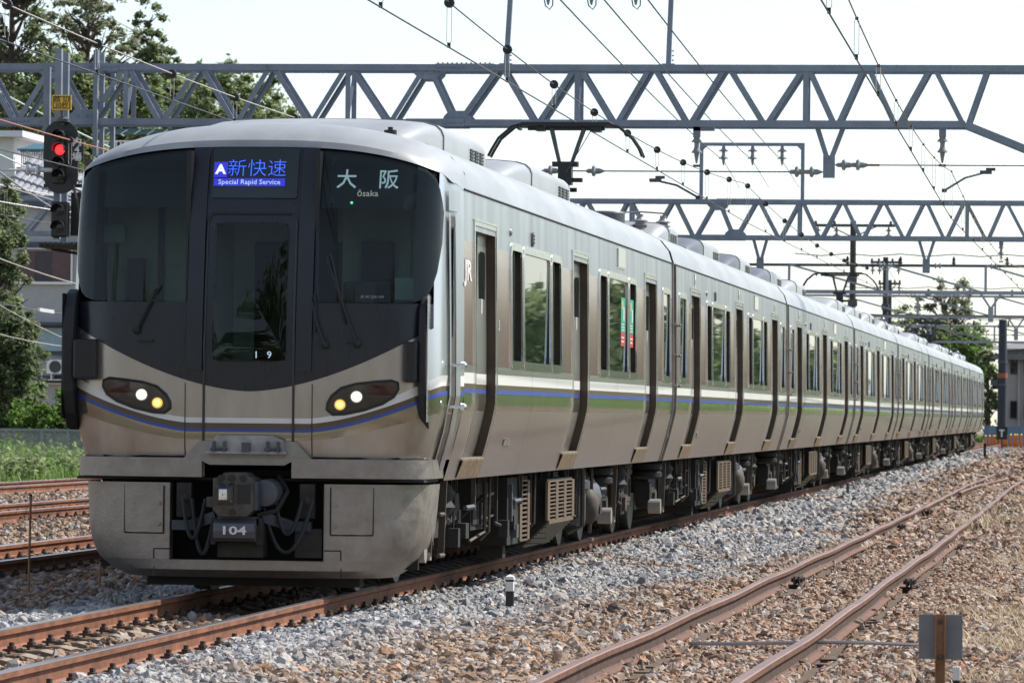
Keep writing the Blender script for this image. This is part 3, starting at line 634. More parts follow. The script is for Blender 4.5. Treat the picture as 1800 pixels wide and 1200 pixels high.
b.bx(-.03, .03, -.1, -.05, 1.1, 1.17, 1); b.bx(-.3, .3, -.08, 0, 1.085, 1.105, 0); b.build('gangway_sill_plate', [M('galvanised', (.36, .35, .34), .6, .4, var=.3, scale=7), PEWTER], lead)
for sg in (1, -1):
    o = MB(); pts = [(.30, 2.34), (.18, 2.30), (.10, 2.2), (.06, 2.0), (.05, 1.75), (.07, 1.55), (.14, 1.38), (.24, 1.28), (.36, 1.25), (.44, 1.3), (.44, 2.3)]
    o.prism([(1.25 if sg > 0 else -1.33, y, z) for y, z in pts], (sg * (.065 if sg > 0 else .09), 0, 0)); h = o.build('safety_hood', RUBBER, lead, 0, .018)
    MB().bx(sg * 1.15, 1.25 if sg > 0 else -1.33, .02, .40, 1.64, 1.95).build('hood_bracket', BLACK, h, 0, .02)
    MB().bx(1.315 if sg > 0 else -1.42, 1.322 if sg > 0 else -1.424, .08, .42, 1.34, 2.30).build('hood_edge', TRIM if sg > 0 else RUBBER, h)
def skirt_hw(z): return float(np.interp(z, [.14, .2, .27, .36, .5, .86], [1.0, 1.10, 1.19, 1.25, 1.28, 1.30]))
zs = [.14, .2, .275, .2751, .32, .4, .5, .62, .74, .86]
for sg in (1, -1):
    b = MB(); rows = []
    for z in zs:
        hw = skirt_hw(z); x0 = .575 if z > .27505 else .0; r = []
        xs = list(np.linspace(x0, hw * .93, 10)) + [hw * .96, hw * .985, hw]
        for x in xs:
            s = min(1, x / hw) ** 1.7; r.append((sg * x, -.02 + .62 * (1 - math.sqrt(max(0, 1 - s * s)) ** .8) + (.10 if z < .18 else 0), z))
        r.append((sg * hw, 1.0 - .25 * (.86 - z), z)); rows.append(r)
    b.grid(rows[:3]); b.grid(rows[3:])
    b.grid([[(sg * .575, -.02, z), (sg * .575, .12, z)] for z in (.275, .86)]); b.grid([[(0, -.02, .275), (0, .1, .275)], [(sg * .58, -.02, .275), (sg * .58, .1, .275)]])
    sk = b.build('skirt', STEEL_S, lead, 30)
    b = MB()                                                        # cover panel on the skirt with its four bolts
    sy = lambda x, z: -.02 + .62 * (1 - math.sqrt(max(0, 1 - (min(1, x / skirt_hw(z)) ** 1.7) ** 2)) ** .8)
    x0, x1 = (.625, .93)
    b.grid([[(sg * x, sy(x, z) - .009, z) for x in np.linspace(x0, x1, 5)] for z in np.linspace(.475, .835, 5)])
    for pts in ([(x0, .475), (x1, .475)], [(x1, .475), (x1, .835)], [(x0, .835), (x0, .475)]): b.tube([(sg * (pts[0][0] + (pts[1][0] - pts[0][0]) * t), sy(pts[0][0] + (pts[1][0] - pts[0][0]) * t, .5) - .008, pts[0][1] + (pts[1][1] - pts[0][1]) * t) for t in (0, .5, 1)], .006, 4, 1)
    for z in (.54, .70): b.lathe((sg * .66, sy(.66, z) - .01, z), [(.014, 0), (.012, -.012), (.003, -.014)], 8, 0, 'y')
    b.tube([(sg * .70, sy(.7, .2) - .001, z) for z in (.15, .28)], .005, 4, 1); b.tube([(sg * x, sy(x, .3) - .003, .355) for x in (.58, .70)], .005, 4, 1); b.tube([(sg * .70, sy(.7, .3) - .003, z) for z in (.28, .355)], .005, 4, 1)
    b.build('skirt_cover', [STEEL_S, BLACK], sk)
b = MB(); b.bx(-.8, .8, .3, .5, .07, .15); b.bx(-1.2, 1.2, .55, .6, .2, .88, 0); b.bx(-1.3, 1.3, .1, .9, .88, .9); b.build('obstacle_guard', UNDER_D, lead)
b = MB()
for z in (.3, .62): b.tube([(1.3, .95, z), (1.3, 1.22, z)], .018, 6)
b.bar((1.30, 1.22, .88), (1.28, 1.22, .28), .05, .025); b.build('cab_step_ladder', UNDER_L, lead)
# coupler
b = MB(); b.prism([(x, -.30, z) for x, z in ((-.205, .66), (-.205, .90), (-.15, .915), (-.12, .945), (.03, .945), (.06, .915), (.10, .90), (.10, .66), (.05, .61), (-.16, .61))], (0, .34, 0), 0)
b.bx(-.26, -.2, -.26, 0, .68, .76, 0); b.bx(.10, .13, -.3, -.1, .66, .88, 1)
b.build('coupler_head', [M('coupler_steel', (.09, .08, .07), .55, .5, var=.4, scale=9, bump=.2, bscale=30), BLUEGREY], lead, 0, .008)
b = MB(); b.grid([[(x, y, z) for x, z in ((cx - w, .78 - h), (cx + w, .78 - h), (cx + w, .78 + h), (cx - w, .78 + h), (cx - w, .78 - h))] for cx, w, h, y in ((-.105, .065, .085, -.30), (-.105, .055, .07, -.33), (-.11, .03, .04, -.41), (-.11, .004, .004, -.415))]); b.lathe((-.115, -.355, .835), [(.022, 0), (.022, -.012)], 10, 1, 'y'); b.build('coupler_cone', [M('polished_steel', (.7, .7, .7), .22, 1.0, var=.2, scale=12), BLACK], lead)
b = MB(); b.bx(-.02, .075, -.305, -.27, .71, .855)
for x in (-.145, -.065, .02): b.lathe((x, -.30, .90), [(.028, 0), (.028, -.006)], 12, 0, 'y')
b.lathe((-.06, -.30, .645), [(.025, 0), (.025, -.006)], 12, 0, 'y'); b.build('coupler_pocket', BLACK, lead)
b = MB(); b.lathe((.16, -.1, .79), [(.02, -.12), (.10, -.1), (.11, .15), (.02, .16)], 14, 0, 'y'); b.tube([(.1, -.15, .62), (.24, -.1, .66), (.3, .0, .8), (.22, .1, .92)], .02, 6, 1); b.build('coupler_cylinder', [PEWTER, UNDER], lead, 40)
b = MB(); b.bx(-.19, .12, -.2, .1, .55, .61)
for sg in (-1, 1): b.bar((sg * .16 - .04, -.1, .615), (sg * .36 - .04, .02, .545), .08, .07, up=(0, 1, 0)); b.bx(sg * .34 - .04, sg * .52 - .04, -.02, .06, .50, .575)
b.build('coupler_carrier', BLUEGREY, lead)
b = MB(); b.prism([(-.20, y, z) for y, z in ((-.22, .42), (-.28, .45), (-.30, .50), (-.28, .56), (-.22, .59), (0, .59), (0, .42))], (.305, 0, 0), 0); b.bx(-.235, -.2, -.2, .0, .40, .6, 1); b.bx(.105, .15, -.2, 0, .40, .6, 1); b.bx(-.2, .14, -.1, .1, .30, .41, 1); o = b.build('electric_coupler', [M('coupler_grey', (.115, .115, .125), .5, .3, var=.12, scale=6), UNDER], lead)
text('unit_lettering', '104', .088, STRIPE_W, o, (-.05, -.303, .505), (R(90), 0, 0), sx=1.5, bold=.002)
for k, (x0, x1, sag) in enumerate(((-.30, -.47, .30), (.22, .42, .26), (.12, .5, .40), (-.22, -.40, .42))):
    MB().tube([(x0 + (x1 - x0) * t, -.06 - .05 * math.sin(t * 3.1), .74 - sag * 4 * t * (1 - t)) for t in np.linspace(0, 1, 12)], .016, 6).build('air_hose', RUBBER, lead, 40)
for x in (-.47, .45):
    b = MB(); b.bx(x - .055, x + .055, -.02, .1, .60, .86, 0); b.lathe((x, -.02, .74), [(.032, 0), (.032, -.01)], 12, 1, 'y'); b.build('jumper_box', [UNDER, BLACK], lead)
MB().bx(.36, .56, .0, .3, .30, .52).build('skirt_box', UNDER, lead)
# side of the cab
b = MB()
def sidebox(s0, s1, z0, z1, d, m=0): b.grid([[(float(np.interp(s, [.5, 1.0], [HWF(z), XS(z)])) + d, s, z) for s in (s0, s1)] for z in np.linspace(z0, z1, 8)], m)
sidebox(.60, .74, .98, 2.93, .006, 0); sidebox(.56, .60, .98, 2.95, .014, 1); sidebox(.74, .86, .98, 2.95, .012, 1)  # dark strip laid on to paint the shade in the cab door recess
sidebox(.57, .86, 2.97, 3.13, .010, 1); b.build('cab_door', [M('door_shadow_gap', (.07, .055, .045), .5), STEEL_UP], lead)
b = MB(); b.grid([[(1.43, s, z) for s in (.64, .72)] for z in (2.0, 2.85)]); b.build('cab_door_window', DKGLASS, lead)
b = MB()
for z in (1.46, 1.78): b.tube([(1.40, .62, z), (1.52, .62, z)], .012, 6); b.lathe((1.5, .62, z), [(.03, 0), (.028, .03), (.01, .045)], 10, 0, 'x')
b.build('door_handle', TRIM, lead)
text('rail_logo', 'JR', .22, STRIPE_W, lead, (XS(2.5) + .004, 1.22, 2.52), (R(90), 0, R(90)), sx=2.1, bold=.006)
text('car_number', '3', .12, STRIPE_W, lead, (XS(2.1) + .004, 3.15, 2.13), (R(90), 0, R(90)))

for c in CARS + [lead]: c.location.x = TX; c.scale = (SX, 1, 1)
# ------------------------------------------------------------------ ground and tracks
rng = np.random.default_rng(7); random.seed(3)
def np_mesh(name, V, Fq, mats, mi=None, smooth=False):
    me = bpy.data.meshes.new(name); k = Fq.shape[1]
    me.vertices.add(len(V)); me.vertices.foreach_set('co', V.astype(np.float32).ravel()); me.loops.add(Fq.size); me.loops.foreach_set('vertex_index', Fq.astype(np.int32).ravel())
    me.polygons.add(len(Fq)); me.polygons.foreach_set('loop_start', np.arange(0, Fq.size, k, dtype=np.int32)); me.polygons.foreach_set('loop_total', np.full(len(Fq), k, dtype=np.int32))
    for m in (mats if isinstance(mats, (list, tuple)) else [mats]): me.materials.append(m)
    if mi is not None: me.polygons.foreach_set('material_index', mi.astype(np.int32))
    if smooth: me.polygons.foreach_set('use_smooth', [True] * len(Fq))
    me.update(); me.validate(); return me
def np_obj(name, *a, parent=None, **k):
    o = bpy.data.objects.new(name, np_mesh(name, *a, **k)); COL.objects.link(o); o.parent = parent; return o
def vnoise(x, y, s, seed=0):
    """smooth value noise"""
    r = np.random.default_rng(seed).random((64, 64)); x = x / s; y = y / s; xi = np.floor(x).astype(int); yi = np.floor(y).astype(int); fx = x - xi; fy = y - yi
    fx = fx * fx * (3 - 2 * fx); fy = fy * fy * (3 - 2 * fy); g = lambda a, b: r[a % 64, b % 64]
    return (g(xi, yi) * (1 - fx) + g(xi + 1, yi) * fx) * (1 - fy) + (g(xi, yi + 1) * (1 - fx) + g(xi + 1, yi + 1) * fx) * fy
# tint: 0 = pale grey crushed stone, 1 = brown rusty stone
def tint_at(x, y):
    n = vnoise(x, y, 1.3, 1) * .6 + vnoise(x, y, .45, 2) * .4 - .5
    edge = np.interp(y, [20, 30, 36, 44, 52, 62, 75, 110, 200], [1.25, 1.35, 1.7, 2.35, 2.95, 3.0, 2.5, 1.9, 1.9])
    t = np.clip((x - edge) / .8 + .5 + n * 1.5, 0, 1)
    t = np.where((y > 42) & (y < 90), np.maximum(t, np.clip(n * 3.2 - .1, 0, .8)), t)
    l = np.clip((-1.9 - x) / .6 + .5 + n, 0, 1); t = np.where(x < 0, l, t)
    t = t + np.clip((x - 2.6) / 1.2, 0, 1) * np.clip(n * 1.6 + .75, 0, 1) * (t > .5)
    return np.where(np.abs(x) < .56, 1.1, t)
def bed_z(x, y):
    z = -.20 + (vnoise(x, y, .9, 5) - .5) * .05 + (vnoise(x, y, .3, 6) - .5) * .025
    z = z + np.clip(1 - np.abs(np.abs(x) - 1.15) / .6, 0, 1) ** .6 * .055
    z = z - .035 * np.clip((1.05 - np.abs(x - 4.07)) / .3, 0, 1)
    return z
BED = M('ballast_bed', (.15, .105, .072), .95, col2=(.07, .05, .036), scale=14, bump=.8, bscale=45)
FARG = M('dry_ground', (.22, .18, .12), .95, col2=(.14, .12, .07), scale=.4, bump=.3, bscale=8)
o = MB().grid([[(x, y, -.34) for x in (-410, -40, 40, 290)] for y in (-70, 120, 400, 690)]).build('ground', FARG); tag(o, kind='structure')
xs = np.concatenate([np.arange(-19, -3, .5), np.arange(-3, 7.01, .125), np.arange(7.5, 14, .5)]); ys = np.concatenate([np.arange(18, 60, .125 * 2), np.arange(60, 130, 1), np.arange(130, 420, 10)])
XX, YY = np.meshgrid(xs, ys); ZZ = bed_z(XX, YY); V = np.stack([XX, YY, ZZ], -1).reshape(-1, 3); nx = len(xs)
ii = (np.arange(len(ys) - 1)[:, None] * nx + np.arange(nx - 1)[None]).ravel(); Fq = np.stack([ii, ii + 1, ii + nx + 1, ii + nx], 1)
bed = np_obj('ballast_bed', V, Fq, BED, smooth=True); tag(bed, kind='structure')

# gravel material: colour from the tint carried by every stone
def gravel_mat(name, inst_):
    m = bpy.data.materials.new(name); m.use_nodes = True; t = m.node_tree; L = t.links; b = t.nodes['Principled BSDF']; b.inputs['Roughness'].default_value = .85; b.inputs['Specular IOR Level'].default_value = .3
    oi = t.nodes.new('ShaderNodeObjectInfo')
    g = t.nodes.new('ShaderNodeValToRGB'); br = t.nodes.new('ShaderNodeValToRGB')
    def ramp(r, stops):
        e = r.color_ramp.elements; e[0].position, e[0].color = stops[0][0], (*stops[0][1], 1); e[1].position, e[1].color = stops[-1][0], (*stops[-1][1], 1)
        for p, c in stops[1:-1]: q = e.new(p); q.color = (*c, 1)
    ramp(g, [(0, (.14, .15, .17)), (.25, (.24, .245, .255)), (.6, (.345, .34, .335)), (.85, (.44, .42, .395)), (1, (.36, .28, .22))])
    ramp(br, [(0, (.10, .08, .07)), (.2, (.19, .125, .085)), (.45, (.30, .19, .12)), (.65, (.36, .27, .20)), (.82, (.30, .29, .28)), (.93, (.46, .40, .34)), (1, (.42, .21, .10))])
    L.new(oi.outputs['Random'], g.inputs[0]); L.new(oi.outputs['Random'], br.inputs[0])
    mx = t.nodes.new('ShaderNodeMix'); mx.data_type = 'RGBA'
    if inst_:
        at_ = t.nodes.new('ShaderNodeAttribute'); at_.attribute_type = 'INSTANCER'; at_.attribute_name = 'tint'; L.new(at_.outputs['Fac'], mx.inputs[0])
    else:
        sp = t.nodes.new('ShaderNodeSeparateColor'); L.new(oi.outputs['Color'], sp.inputs[0]); L.new(sp.outputs[0], mx.inputs[0])
    L.new(g.outputs[0], mx.inputs[6]); L.new(br.outputs[0], mx.inputs[7]); mx0 = mx
    rr = t.nodes.new('ShaderNodeValToRGB'); ramp(rr, [(0, (.09, .055, .04)), (.2, (.20, .125, .085)), (.5, (.33, .215, .145)), (.72, (.42, .30, .215)), (.88, (.38, .33, .29)), (.95, (.52, .42, .34)), (1, (.40, .18, .09))]); L.new(oi.outputs['Random'], rr.inputs[0])
    mx = t.nodes.new('ShaderNodeMix'); mx.data_type = 'RGBA'; sb_ = t.nodes.new('ShaderNodeMath'); sb_.operation = 'SUBTRACT'; sb_.inputs[1].default_value = 1.0; sb_.use_clamp = True
    src = mx0.inputs[0].links[0].from_socket; L.new(src, sb_.inputs[0]); L.new(sb_.outputs[0], mx.inputs[0]); L.new(mx0.outputs[2], mx.inputs[6]); L.new(rr.outputs[0], mx.inputs[7])
    tc = t.nodes.new('ShaderNodeTexCoord'); n = t.nodes.new('ShaderNodeTexNoise'); n.inputs['Scale'].default_value = 1.6 if inst_ else 30; n.inputs['Detail'].default_value = 5; L.new(tc.outputs['Object'], n.inputs['Vector'])
    mr = t.nodes.new('ShaderNodeMapRange'); mr.inputs['To Min'].default_value = .72; mr.inputs['To Max'].default_value = 1.25; L.new(n.outputs['Fac'], mr.inputs[0])
    vm = t.nodes.new('ShaderNodeVectorMath'); vm.operation = 'SCALE'; L.new(mx.outputs[2], vm.inputs[0]); L.new(mr.outputs[0], vm.inputs['Scale']); L.new(vm.outputs[0], b.inputs['Base Color'])
    return m
GRAV = gravel_mat('crushed_stone', True); STONE = gravel_mat('single_stone', False)

# points of the gravel, denser near the camera, only where the photograph could see them
def scatter(n, x0, x1, y0, y1, pw=1.0):
    u = rng.random(n); y = y0 * (y1 / y0) ** u if pw == 0 else y0 + (y1 - y0) * u ** pw
    return x0 + (x1 - x0) * rng.random(n), y
pts = []
def zone(n, x0, x1, y0, y1, size, keep=None):
    x, y = scatter(n, x0, x1, y0, y1, 0); L_, R_ = CAM.x - .229 * y - 1.2, CAM.x - .0165 * y + 1.4
    k = (x > L_) & (x < R_)
    hidden = (x < .62) & (x > -1.2) & (y > 42); k &= ~hidden
    lx = CAM.x - .2075 * y                                        # left of the train only the wedge beside the cab is open to view
    k &= ~((x < -1.0) & (y > 38.5) & (x > lx + .9 + 0.0 * y))
    if keep is not None: k &= keep(x, y)
    x, y = x[k], y[k]; s = size * (.55 + .9 * rng.random(len(x)) ** 1.6) * np.interp(y, [20, 60, 120], [1, 1.15, 1.7]); pts.append(np.stack([x, y, bed_z(x, y) + s * (.1 + .5 * rng.random(len(x))), s, tint_at(x, y)], 1))
zone(250000, .68, 6.9, 22, 75, .024)
zone(50000, .68, 6.9, 22, 45, .029)
zone(80000, .66, 6.9, 22, 42, .015)
zone(2500, .68, 3.3, 22, 60, .038)
zone(26000, .645, 1.1, 22, 90, .028)
zone(42000, -3.5, .75, 22, 42, .030, lambda x, y: ~((np.abs(np.abs(x) - .57) < .085)) & ((np.abs(x) > .72) | (rng.random(len(x)) < .22)))
zone(60000, .8, 6.0, 60, 130, .040)
zone(16000, .8, 6.0, 120, 230, .06)
zone(150000, -18, -.7, 30, 110, .033)
Pn = np.concatenate(pts)
nearrail = np.zeros(len(Pn), bool)
for rx, top_ in ((3.53, -.05), (4.6, -.05), (.566, 0), (-.566, 0), (-3.73, 0), (-4.87, 0), (-8.53, 0), (-9.67, 0), (-13.33, 0), (-14.47, 0)): nearrail |= np.abs(Pn[:, 0] - rx) < .07
Pn = Pn[~nearrail]
me = bpy.data.meshes.new('gravel'); me.vertices.add(len(Pn)); me.vertices.foreach_set('co', Pn[:, :3].astype(np.float32).ravel())
for nm, col in (('size', Pn[:, 3]), ('tint', Pn[:, 4])):
    a = me.attributes.new(nm, 'FLOAT', 'POINT'); a.data.foreach_set('value', col.astype(np.float32))
a = me.attributes.new('rot', 'FLOAT_VECTOR', 'POINT'); a.data.foreach_set('vector', (rng.random((len(Pn), 3)) * 6.28).astype(np.float32).ravel())
a = me.attributes.new('scl', 'FLOAT_VECTOR', 'POINT'); q = .75 + .6 * rng.random((len(Pn), 3)); q[:, 2] *= .72; a.data.foreach_set('vector', (q * Pn[:, 3:4]).astype(np.float32).ravel())
me.materials.append(GRAV)
gravel = bpy.data.objects.new('gravel', me); COL.objects.link(gravel); gravel['kind'] = 'stuff'
ng = bpy.data.node_groups.new('gravel_stones', 'GeometryNodeTree'); ng.interface.new_socket('Geometry', in_out='INPUT', socket_type='NodeSocketGeometry'); ng.interface.new_socket('Geometry', in_out='OUTPUT', socket_type='NodeSocketGeometry')
N = ng.nodes; GL = ng.links; gi = N.new('NodeGroupInput'); go = N.new('NodeGroupOutput')
g2i = N.new('GeometryNodeGeometryToInstance')
for k in range(7):
    ic = N.new('GeometryNodeMeshIcoSphere'); ic.inputs['Radius'].default_value = 1; ic.inputs['Subdivisions'].default_value = 1 if k < 2 else 2
    sp = N.new('GeometryNodeSetPosition'); wn = N.new('ShaderNodeTexNoise'); wn.inputs['Scale'].default_value = .9; wn.inputs['Detail'].default_value = 1
    ps = N.new('GeometryNodeInputPosition'); ad = N.new('ShaderNodeVectorMath'); ad.operation = 'ADD'; ad.inputs[1].default_value = (k * 7.3, k * 3.1, k * 5.7); GL.new(ps.outputs[0], ad.inputs[0]); GL.new(ad.outputs[0], wn.inputs['Vector'])
    sb = N.new('ShaderNodeVectorMath'); sb.operation = 'SUBTRACT'; sb.inputs[1].default_value = (.5, .5, .5); GL.new(wn.outputs['Color'], sb.inputs[0])
    ml = N.new('ShaderNodeVectorMath'); ml.operation = 'SCALE'; ml.inputs['Scale'].default_value = 1.45; GL.new(sb.outputs[0], ml.inputs[0]); GL.new(ml.outputs[0], sp.inputs['Offset'])
    sm = N.new('GeometryNodeSetMaterial'); sm.inputs['Material'].default_value = GRAV; fs = N.new('GeometryNodeSetShadeSmooth'); fs.inputs['Shade Smooth'].default_value = False
    GL.new(ic.outputs['Mesh'], sp.inputs['Geometry']); GL.new(sp.outputs[0], fs.inputs[0]); GL.new(fs.outputs[0], sm.inputs['Geometry']); GL.new(sm.outputs[0], g2i.inputs[0])
ip = N.new('GeometryNodeInstanceOnPoints'); ip.inputs['Pick Instance'].default_value = True
def attr(nm): a = N.new('GeometryNodeInputNamedAttribute'); a.data_type = 'FLOAT_VECTOR'; a.inputs['Name'].default_value = nm; return a
m2p = N.new('GeometryNodeMeshToPoints'); GL.new(gi.outputs[0], m2p.inputs[0]); GL.new(m2p.outputs[0], ip.inputs['Points']); GL.new(g2i.outputs[0], ip.inputs['Instance'])
ri = N.new('FunctionNodeRandomValue'); ri.data_type = 'INT'; ri.inputs[4].default_value = 0; ri.inputs[5].default_value = 6; GL.new(ri.outputs[2], ip.inputs['Instance Index'])
GL.new(attr('rot').outputs[0], ip.inputs['Rotation']); GL.new(attr('scl').outputs[0], ip.inputs['Scale']); GL.new(ip.outputs[0], go.inputs[0])
md = gravel.modifiers.new('stones', 'NODES'); md.node_group = ng
# the largest stones close to the camera, one by one
import bmesh
SM = []
for k in range(8):
    bm = bmesh.new(); bmesh.ops.create_icosphere(bm, subdivisions=1 if k % 2 else 2, radius=1); r_ = random.Random(k)
    pl = [(Vector((r_.gauss(0, 1), r_.gauss(0, 1), r_.gauss(0, 1))).normalized(), r_.uniform(.5, .85)) for _ in range(7)]
    for v in bm.verts:
        for d, h in pl:
            e = v.co.dot(d) - h
            if e > 0: v.co -= d * e
        v.co.x *= 1.15; v.co.z *= .75
    me = bpy.data.meshes.new('stone'); bm.to_mesh(me); bm.free(); me.materials.append(STONE); SM.append(me)
cnt = 0
while cnt < 290:
    y = 25.0 + 13 * random.random() ** 1.7; x = random.uniform(.75, 6.0)
    if abs(x - 3.53) < .12 or abs(x - 4.6) < .12 or x > CAM.x - .0165 * y + .1 or x < CAM.x - .229 * y - .1: continue
    s = random.uniform(.032, .052); o = bpy.data.objects.new('stone', SM[cnt % 8]); COL.objects.link(o); o.parent = bed
    o.location = (x, y, float(bed_z(np.array([x]), np.array([y]))[0]) + s * .55); o.rotation_euler = (random.uniform(-.5, .5), random.uniform(-.5, .5), random.uniform(0, 6.28)); o.scale = (s * random.uniform(.8, 1.3), s, s * random.uniform(.7, 1.1))
    t_ = float(tint_at(np.array([x]), np.array([y]))[0]); o.color = (t_, t_, t_, 1); cnt += 1

# rails
RP = [(-.0635, -.153), (.0635, -.153), (.0635, -.142), (.018, -.128), (.0085, -.115), (.0085, -.050), (.0325, -.038), (.0325, -.006), (.026, 0), (-.026, 0), (-.0325, -.006), (-.0325, -.038), (-.0085, -.050), (-.0085, -.115), (-.018, -.128), (-.0635, -.142)]
def rail(parent, pts, mats, name='rail'):
    """pts: (x, y, z of the rail head)"""
    b = MB(); rows = [[(x + p, y, z + q) for p, q in RP + RP[:1]] for x, y, z in pts]
    b.grid(rows, lambda i, j: 1 if j in (7, 8, 9) else (len(mats) - 1) * (len(mats) > 2) if j in (3, 4, 5, 11, 12, 13) else 0); b.add([(x + p, y, z + q) for (x, y, z) in pts[:1] for p, q in RP], [tuple(range(len(RP)))])
    return b.build(name, mats, parent)
def track(xc, z, y0, y1, mats, g=.566, n=60):
    t = thing('railway_track', None, None, (0, 0, 0), kind='structure')
    for s in (-1, 1): rail(t, [(xc + s * g, y, z) for y in np.linspace(y0, y1, n)], mats)
    return t
main = track(0, 0, 12, 330, [RAILRUST, RAILTOP])
def mk_clip():
    b = MB(); b.lathe((0, 0, 0), [(.03, 0), (.03, .03), (.018, .032), (.018, .055), (.004, .057)], 6); b.box((0, 0, .004), (.10, .075, .016)); b.tube([(.05, -.045, .005), (.075, -.04, .012), (.085, 0, .012), (.075, .04, .012), (.05, .045, .005)], .014, 5)
    return b.mesh('rail_clip', [CLIP])
def mk_sleeper():
    b = MB(); b.prism([(x, -.12, z) for x, z in ((-.9, -.34), (-.9, -.19), (-.72, -.158), (-.4, -.155), (-.25, -.19), (.25, -.19), (.4, -.155), (.72, -.158), (.9, -.19), (.9, -.34))], (0, .24, 0)); return b.mesh('sleeper', [CONC])
def pieces(tr, xc, z, ys, sides, sl='sl', mk=mk_sleeper, clips=True, dz=-.143):
    for y in ys:
        put('sleeper', sl, mk, tr, (xc, y, z))
        if clips:
            for r in (-1, 1):
                for s in sides: put('rail_clip', 'clip', mk_clip, tr, (xc + r * .566 + s * .082, y, z + dz + .008), 0 if s > 0 else math.pi)
pieces(main, 0, 0, np.arange(24.2, 66, .575), (-1, 1))
side = thing('railway_track', None, None, (0, 0, 0), kind='structure')
def wob(y): return .012 * math.sin(y * .75) + .016 * math.sin(y * .31 + 1) + .01 * math.sin(y * 1.3)
def px_rail(seq, z, far):
    P = [gnd(x / 2.571 + 1100, y / 2.571 + 780, z) for x, y in seq]; d = (P[0] - P[1]).normalized(); P = [P[0] + d * 12] + P + far; out = []
    for a, c in zip(P[:-1], P[1:]):
        n = max(2, int((c - a).length / 1.2)); out += [a + (c - a) * k / n for k in range(n)]
    out.append(P[-1]); sm = [out[0]] + [(out[k - 1] + out[k] * 2 + out[k + 1]) / 4 for k in range(1, len(out) - 1)] + [out[-1]]; return [(p.x, p.y, z + .006 * math.sin(p.y * .9)) for p in sm]
RA = px_rail([(0, 890), (360, 733), (720, 568), (1000, 445), (1220, 343), (1370, 273), (1540, 187), (1650, 143), (1800, 85)], -.055, [Vector((4.1, 190, -.055)), Vector((5.6, 250, -.055))])
RB = px_rail([(480, 1080), (740, 927), (960, 777), (1230, 578), (1390, 470), (1555, 345), (1640, 280), (1740, 195), (1800, 160)], -.055, [Vector((4.8, 150, -.055)), Vector((5.6, 190, -.055)), Vector((7.4, 250, -.055))])
WEB = M('rail_web_shaded', (.075, .04, .027), .75, .1, var=.35, scale=6, bump=.2, bscale=50)  # shade below the rail head painted as a darker web
rail(side, RA, [RAILDIRT, RAILTOPR, WEB]); rail(side, RB, [RAILDIRT, RAILTOPR, WEB])
print('RA', [(round(p[0], 2), round(p[1], 1)) for p in RA[::6]]); print('RB', [(round(p[0], 2), round(p[1], 1)) for p in RB[::6]])
rail(side, [(4.07 - .535 + .0035 * max(0, y - 100) ** 1.6, y, -.058) for y in np.linspace(97, 170, 30)], [RAILDIRT, RAILTOPR])
def mk_wood(): b = MB(); b.bx(-1.05, 1.05, -.1, .1, -.30, -.155); return b.mesh('sleeper', [WOOD])
for y in np.arange(24.3, 70, .68): o = put('sleeper', 'wood', mk_wood, side, (4.07, y, random.choice((-.072, -.08, -.088, -.095, -.11))))
def mk_joint(): b = MB(); b.bx(.012, .03, -.28, .28, -.125, -.045); b.bx(-.03, -.012, -.28, .28, -.125, -.045); [b.box((.04, k, -.085), (.03, .035, .035)) for k in (-.2, -.08, .08, .2)]; [b.box((-.04, k, -.085), (.03, .035, .035)) for k in (-.2, -.08, .08, .2)]; b.box((0, 0, -.16), (.26, .3, .05)); return b.mesh('rail_joint', [CLIP])
for px, py in ((1380, 1002), (1574, 914), (1634, 890), (1698, 852)): q = gnd(px, py, -.055); put('rail_joint', 'joint', mk_joint, side, (3.535, q.y, -.055))
for px, py in ((1578, 1006), (1705, 914), (1742, 884), (1779, 858)): q = gnd(px, py, -.055); put('rail_joint', 'joint', mk_joint, side, (4.605, q.y, -.055))
for q in ((-4.3, 0), (-9.1, 0), (-13.9, 0)):
    t = track(q[0], 0, 30, 260, [RAILRUST, RAILTOP], n=30)
    if q[0] > -5: pieces(t, q[0], 0, np.arange(44, 62, .575), (-1, 1))
    elif q[0] > -10: pieces(t, q[0], 0, np.arange(66, 84, .6), (1,))
# cable lying across the siding, rail marker posts, sign from behind
o = MB().tube([(x, 33.6 + .25 * math.sin(x), -.14 + .015 * math.sin(3 * x)) for x in np.linspace(3.6, 6.0, 16)], .014, 6).build('ground_cable', M('cable_grey', (.3, .3, .3), .6)); tag(o, 'grey cable lying on the stones across the rusty siding', 'cable')
def marker(px, py0, py1, z, wid, lab, mats, nm='marker_post', cap=True):
    q = gnd(px, py1, z); hgt = (py1 - py0) / F * q.y; t = thing(nm, lab, 'marker post', (q.x, q.y, z))
    b = MB(); h = wid / 2; b.bx(-h, h, -h, h, -.25, hgt * .5)
    b.build('post_base', mats[0], t, 0, .004)
    b = MB(); b.bx(-h * 1.03, h * 1.03, -h * 1.03, h * 1.03, hgt * .5, hgt * .78); b.build('post_band', mats[1], t, 0, .004)
    b = MB(); b.bx(-h, h, -h, h, hgt * .78, hgt * .84, 1); b.add([(-h * 1.05, -h * 1.05, hgt * .84), (h * 1.05, -h * 1.05, hgt * .84), (h * 1.05, h * 1.05, hgt * .84), (-h * 1.05, h * 1.05, hgt * .84), (0, 0, hgt * 1.0)] + [(k * h * 1.05, j * h * 1.05, hgt * .93) for k, j in ((-1, -1), (1, -1), (1, 1), (-1, 1))], [(0, 1, 6, 5), (1, 2, 7, 6), (2, 3, 8, 7), (3, 0, 5, 8), (5, 6, 4), (6, 7, 4), (7, 8, 4), (8, 5, 4)], 0); b.build('post_cap', [mats[1], mats[0]], t)
WPAINT = M('white_paint', (.78, .78, .77), .5, var=.08, scale=8)
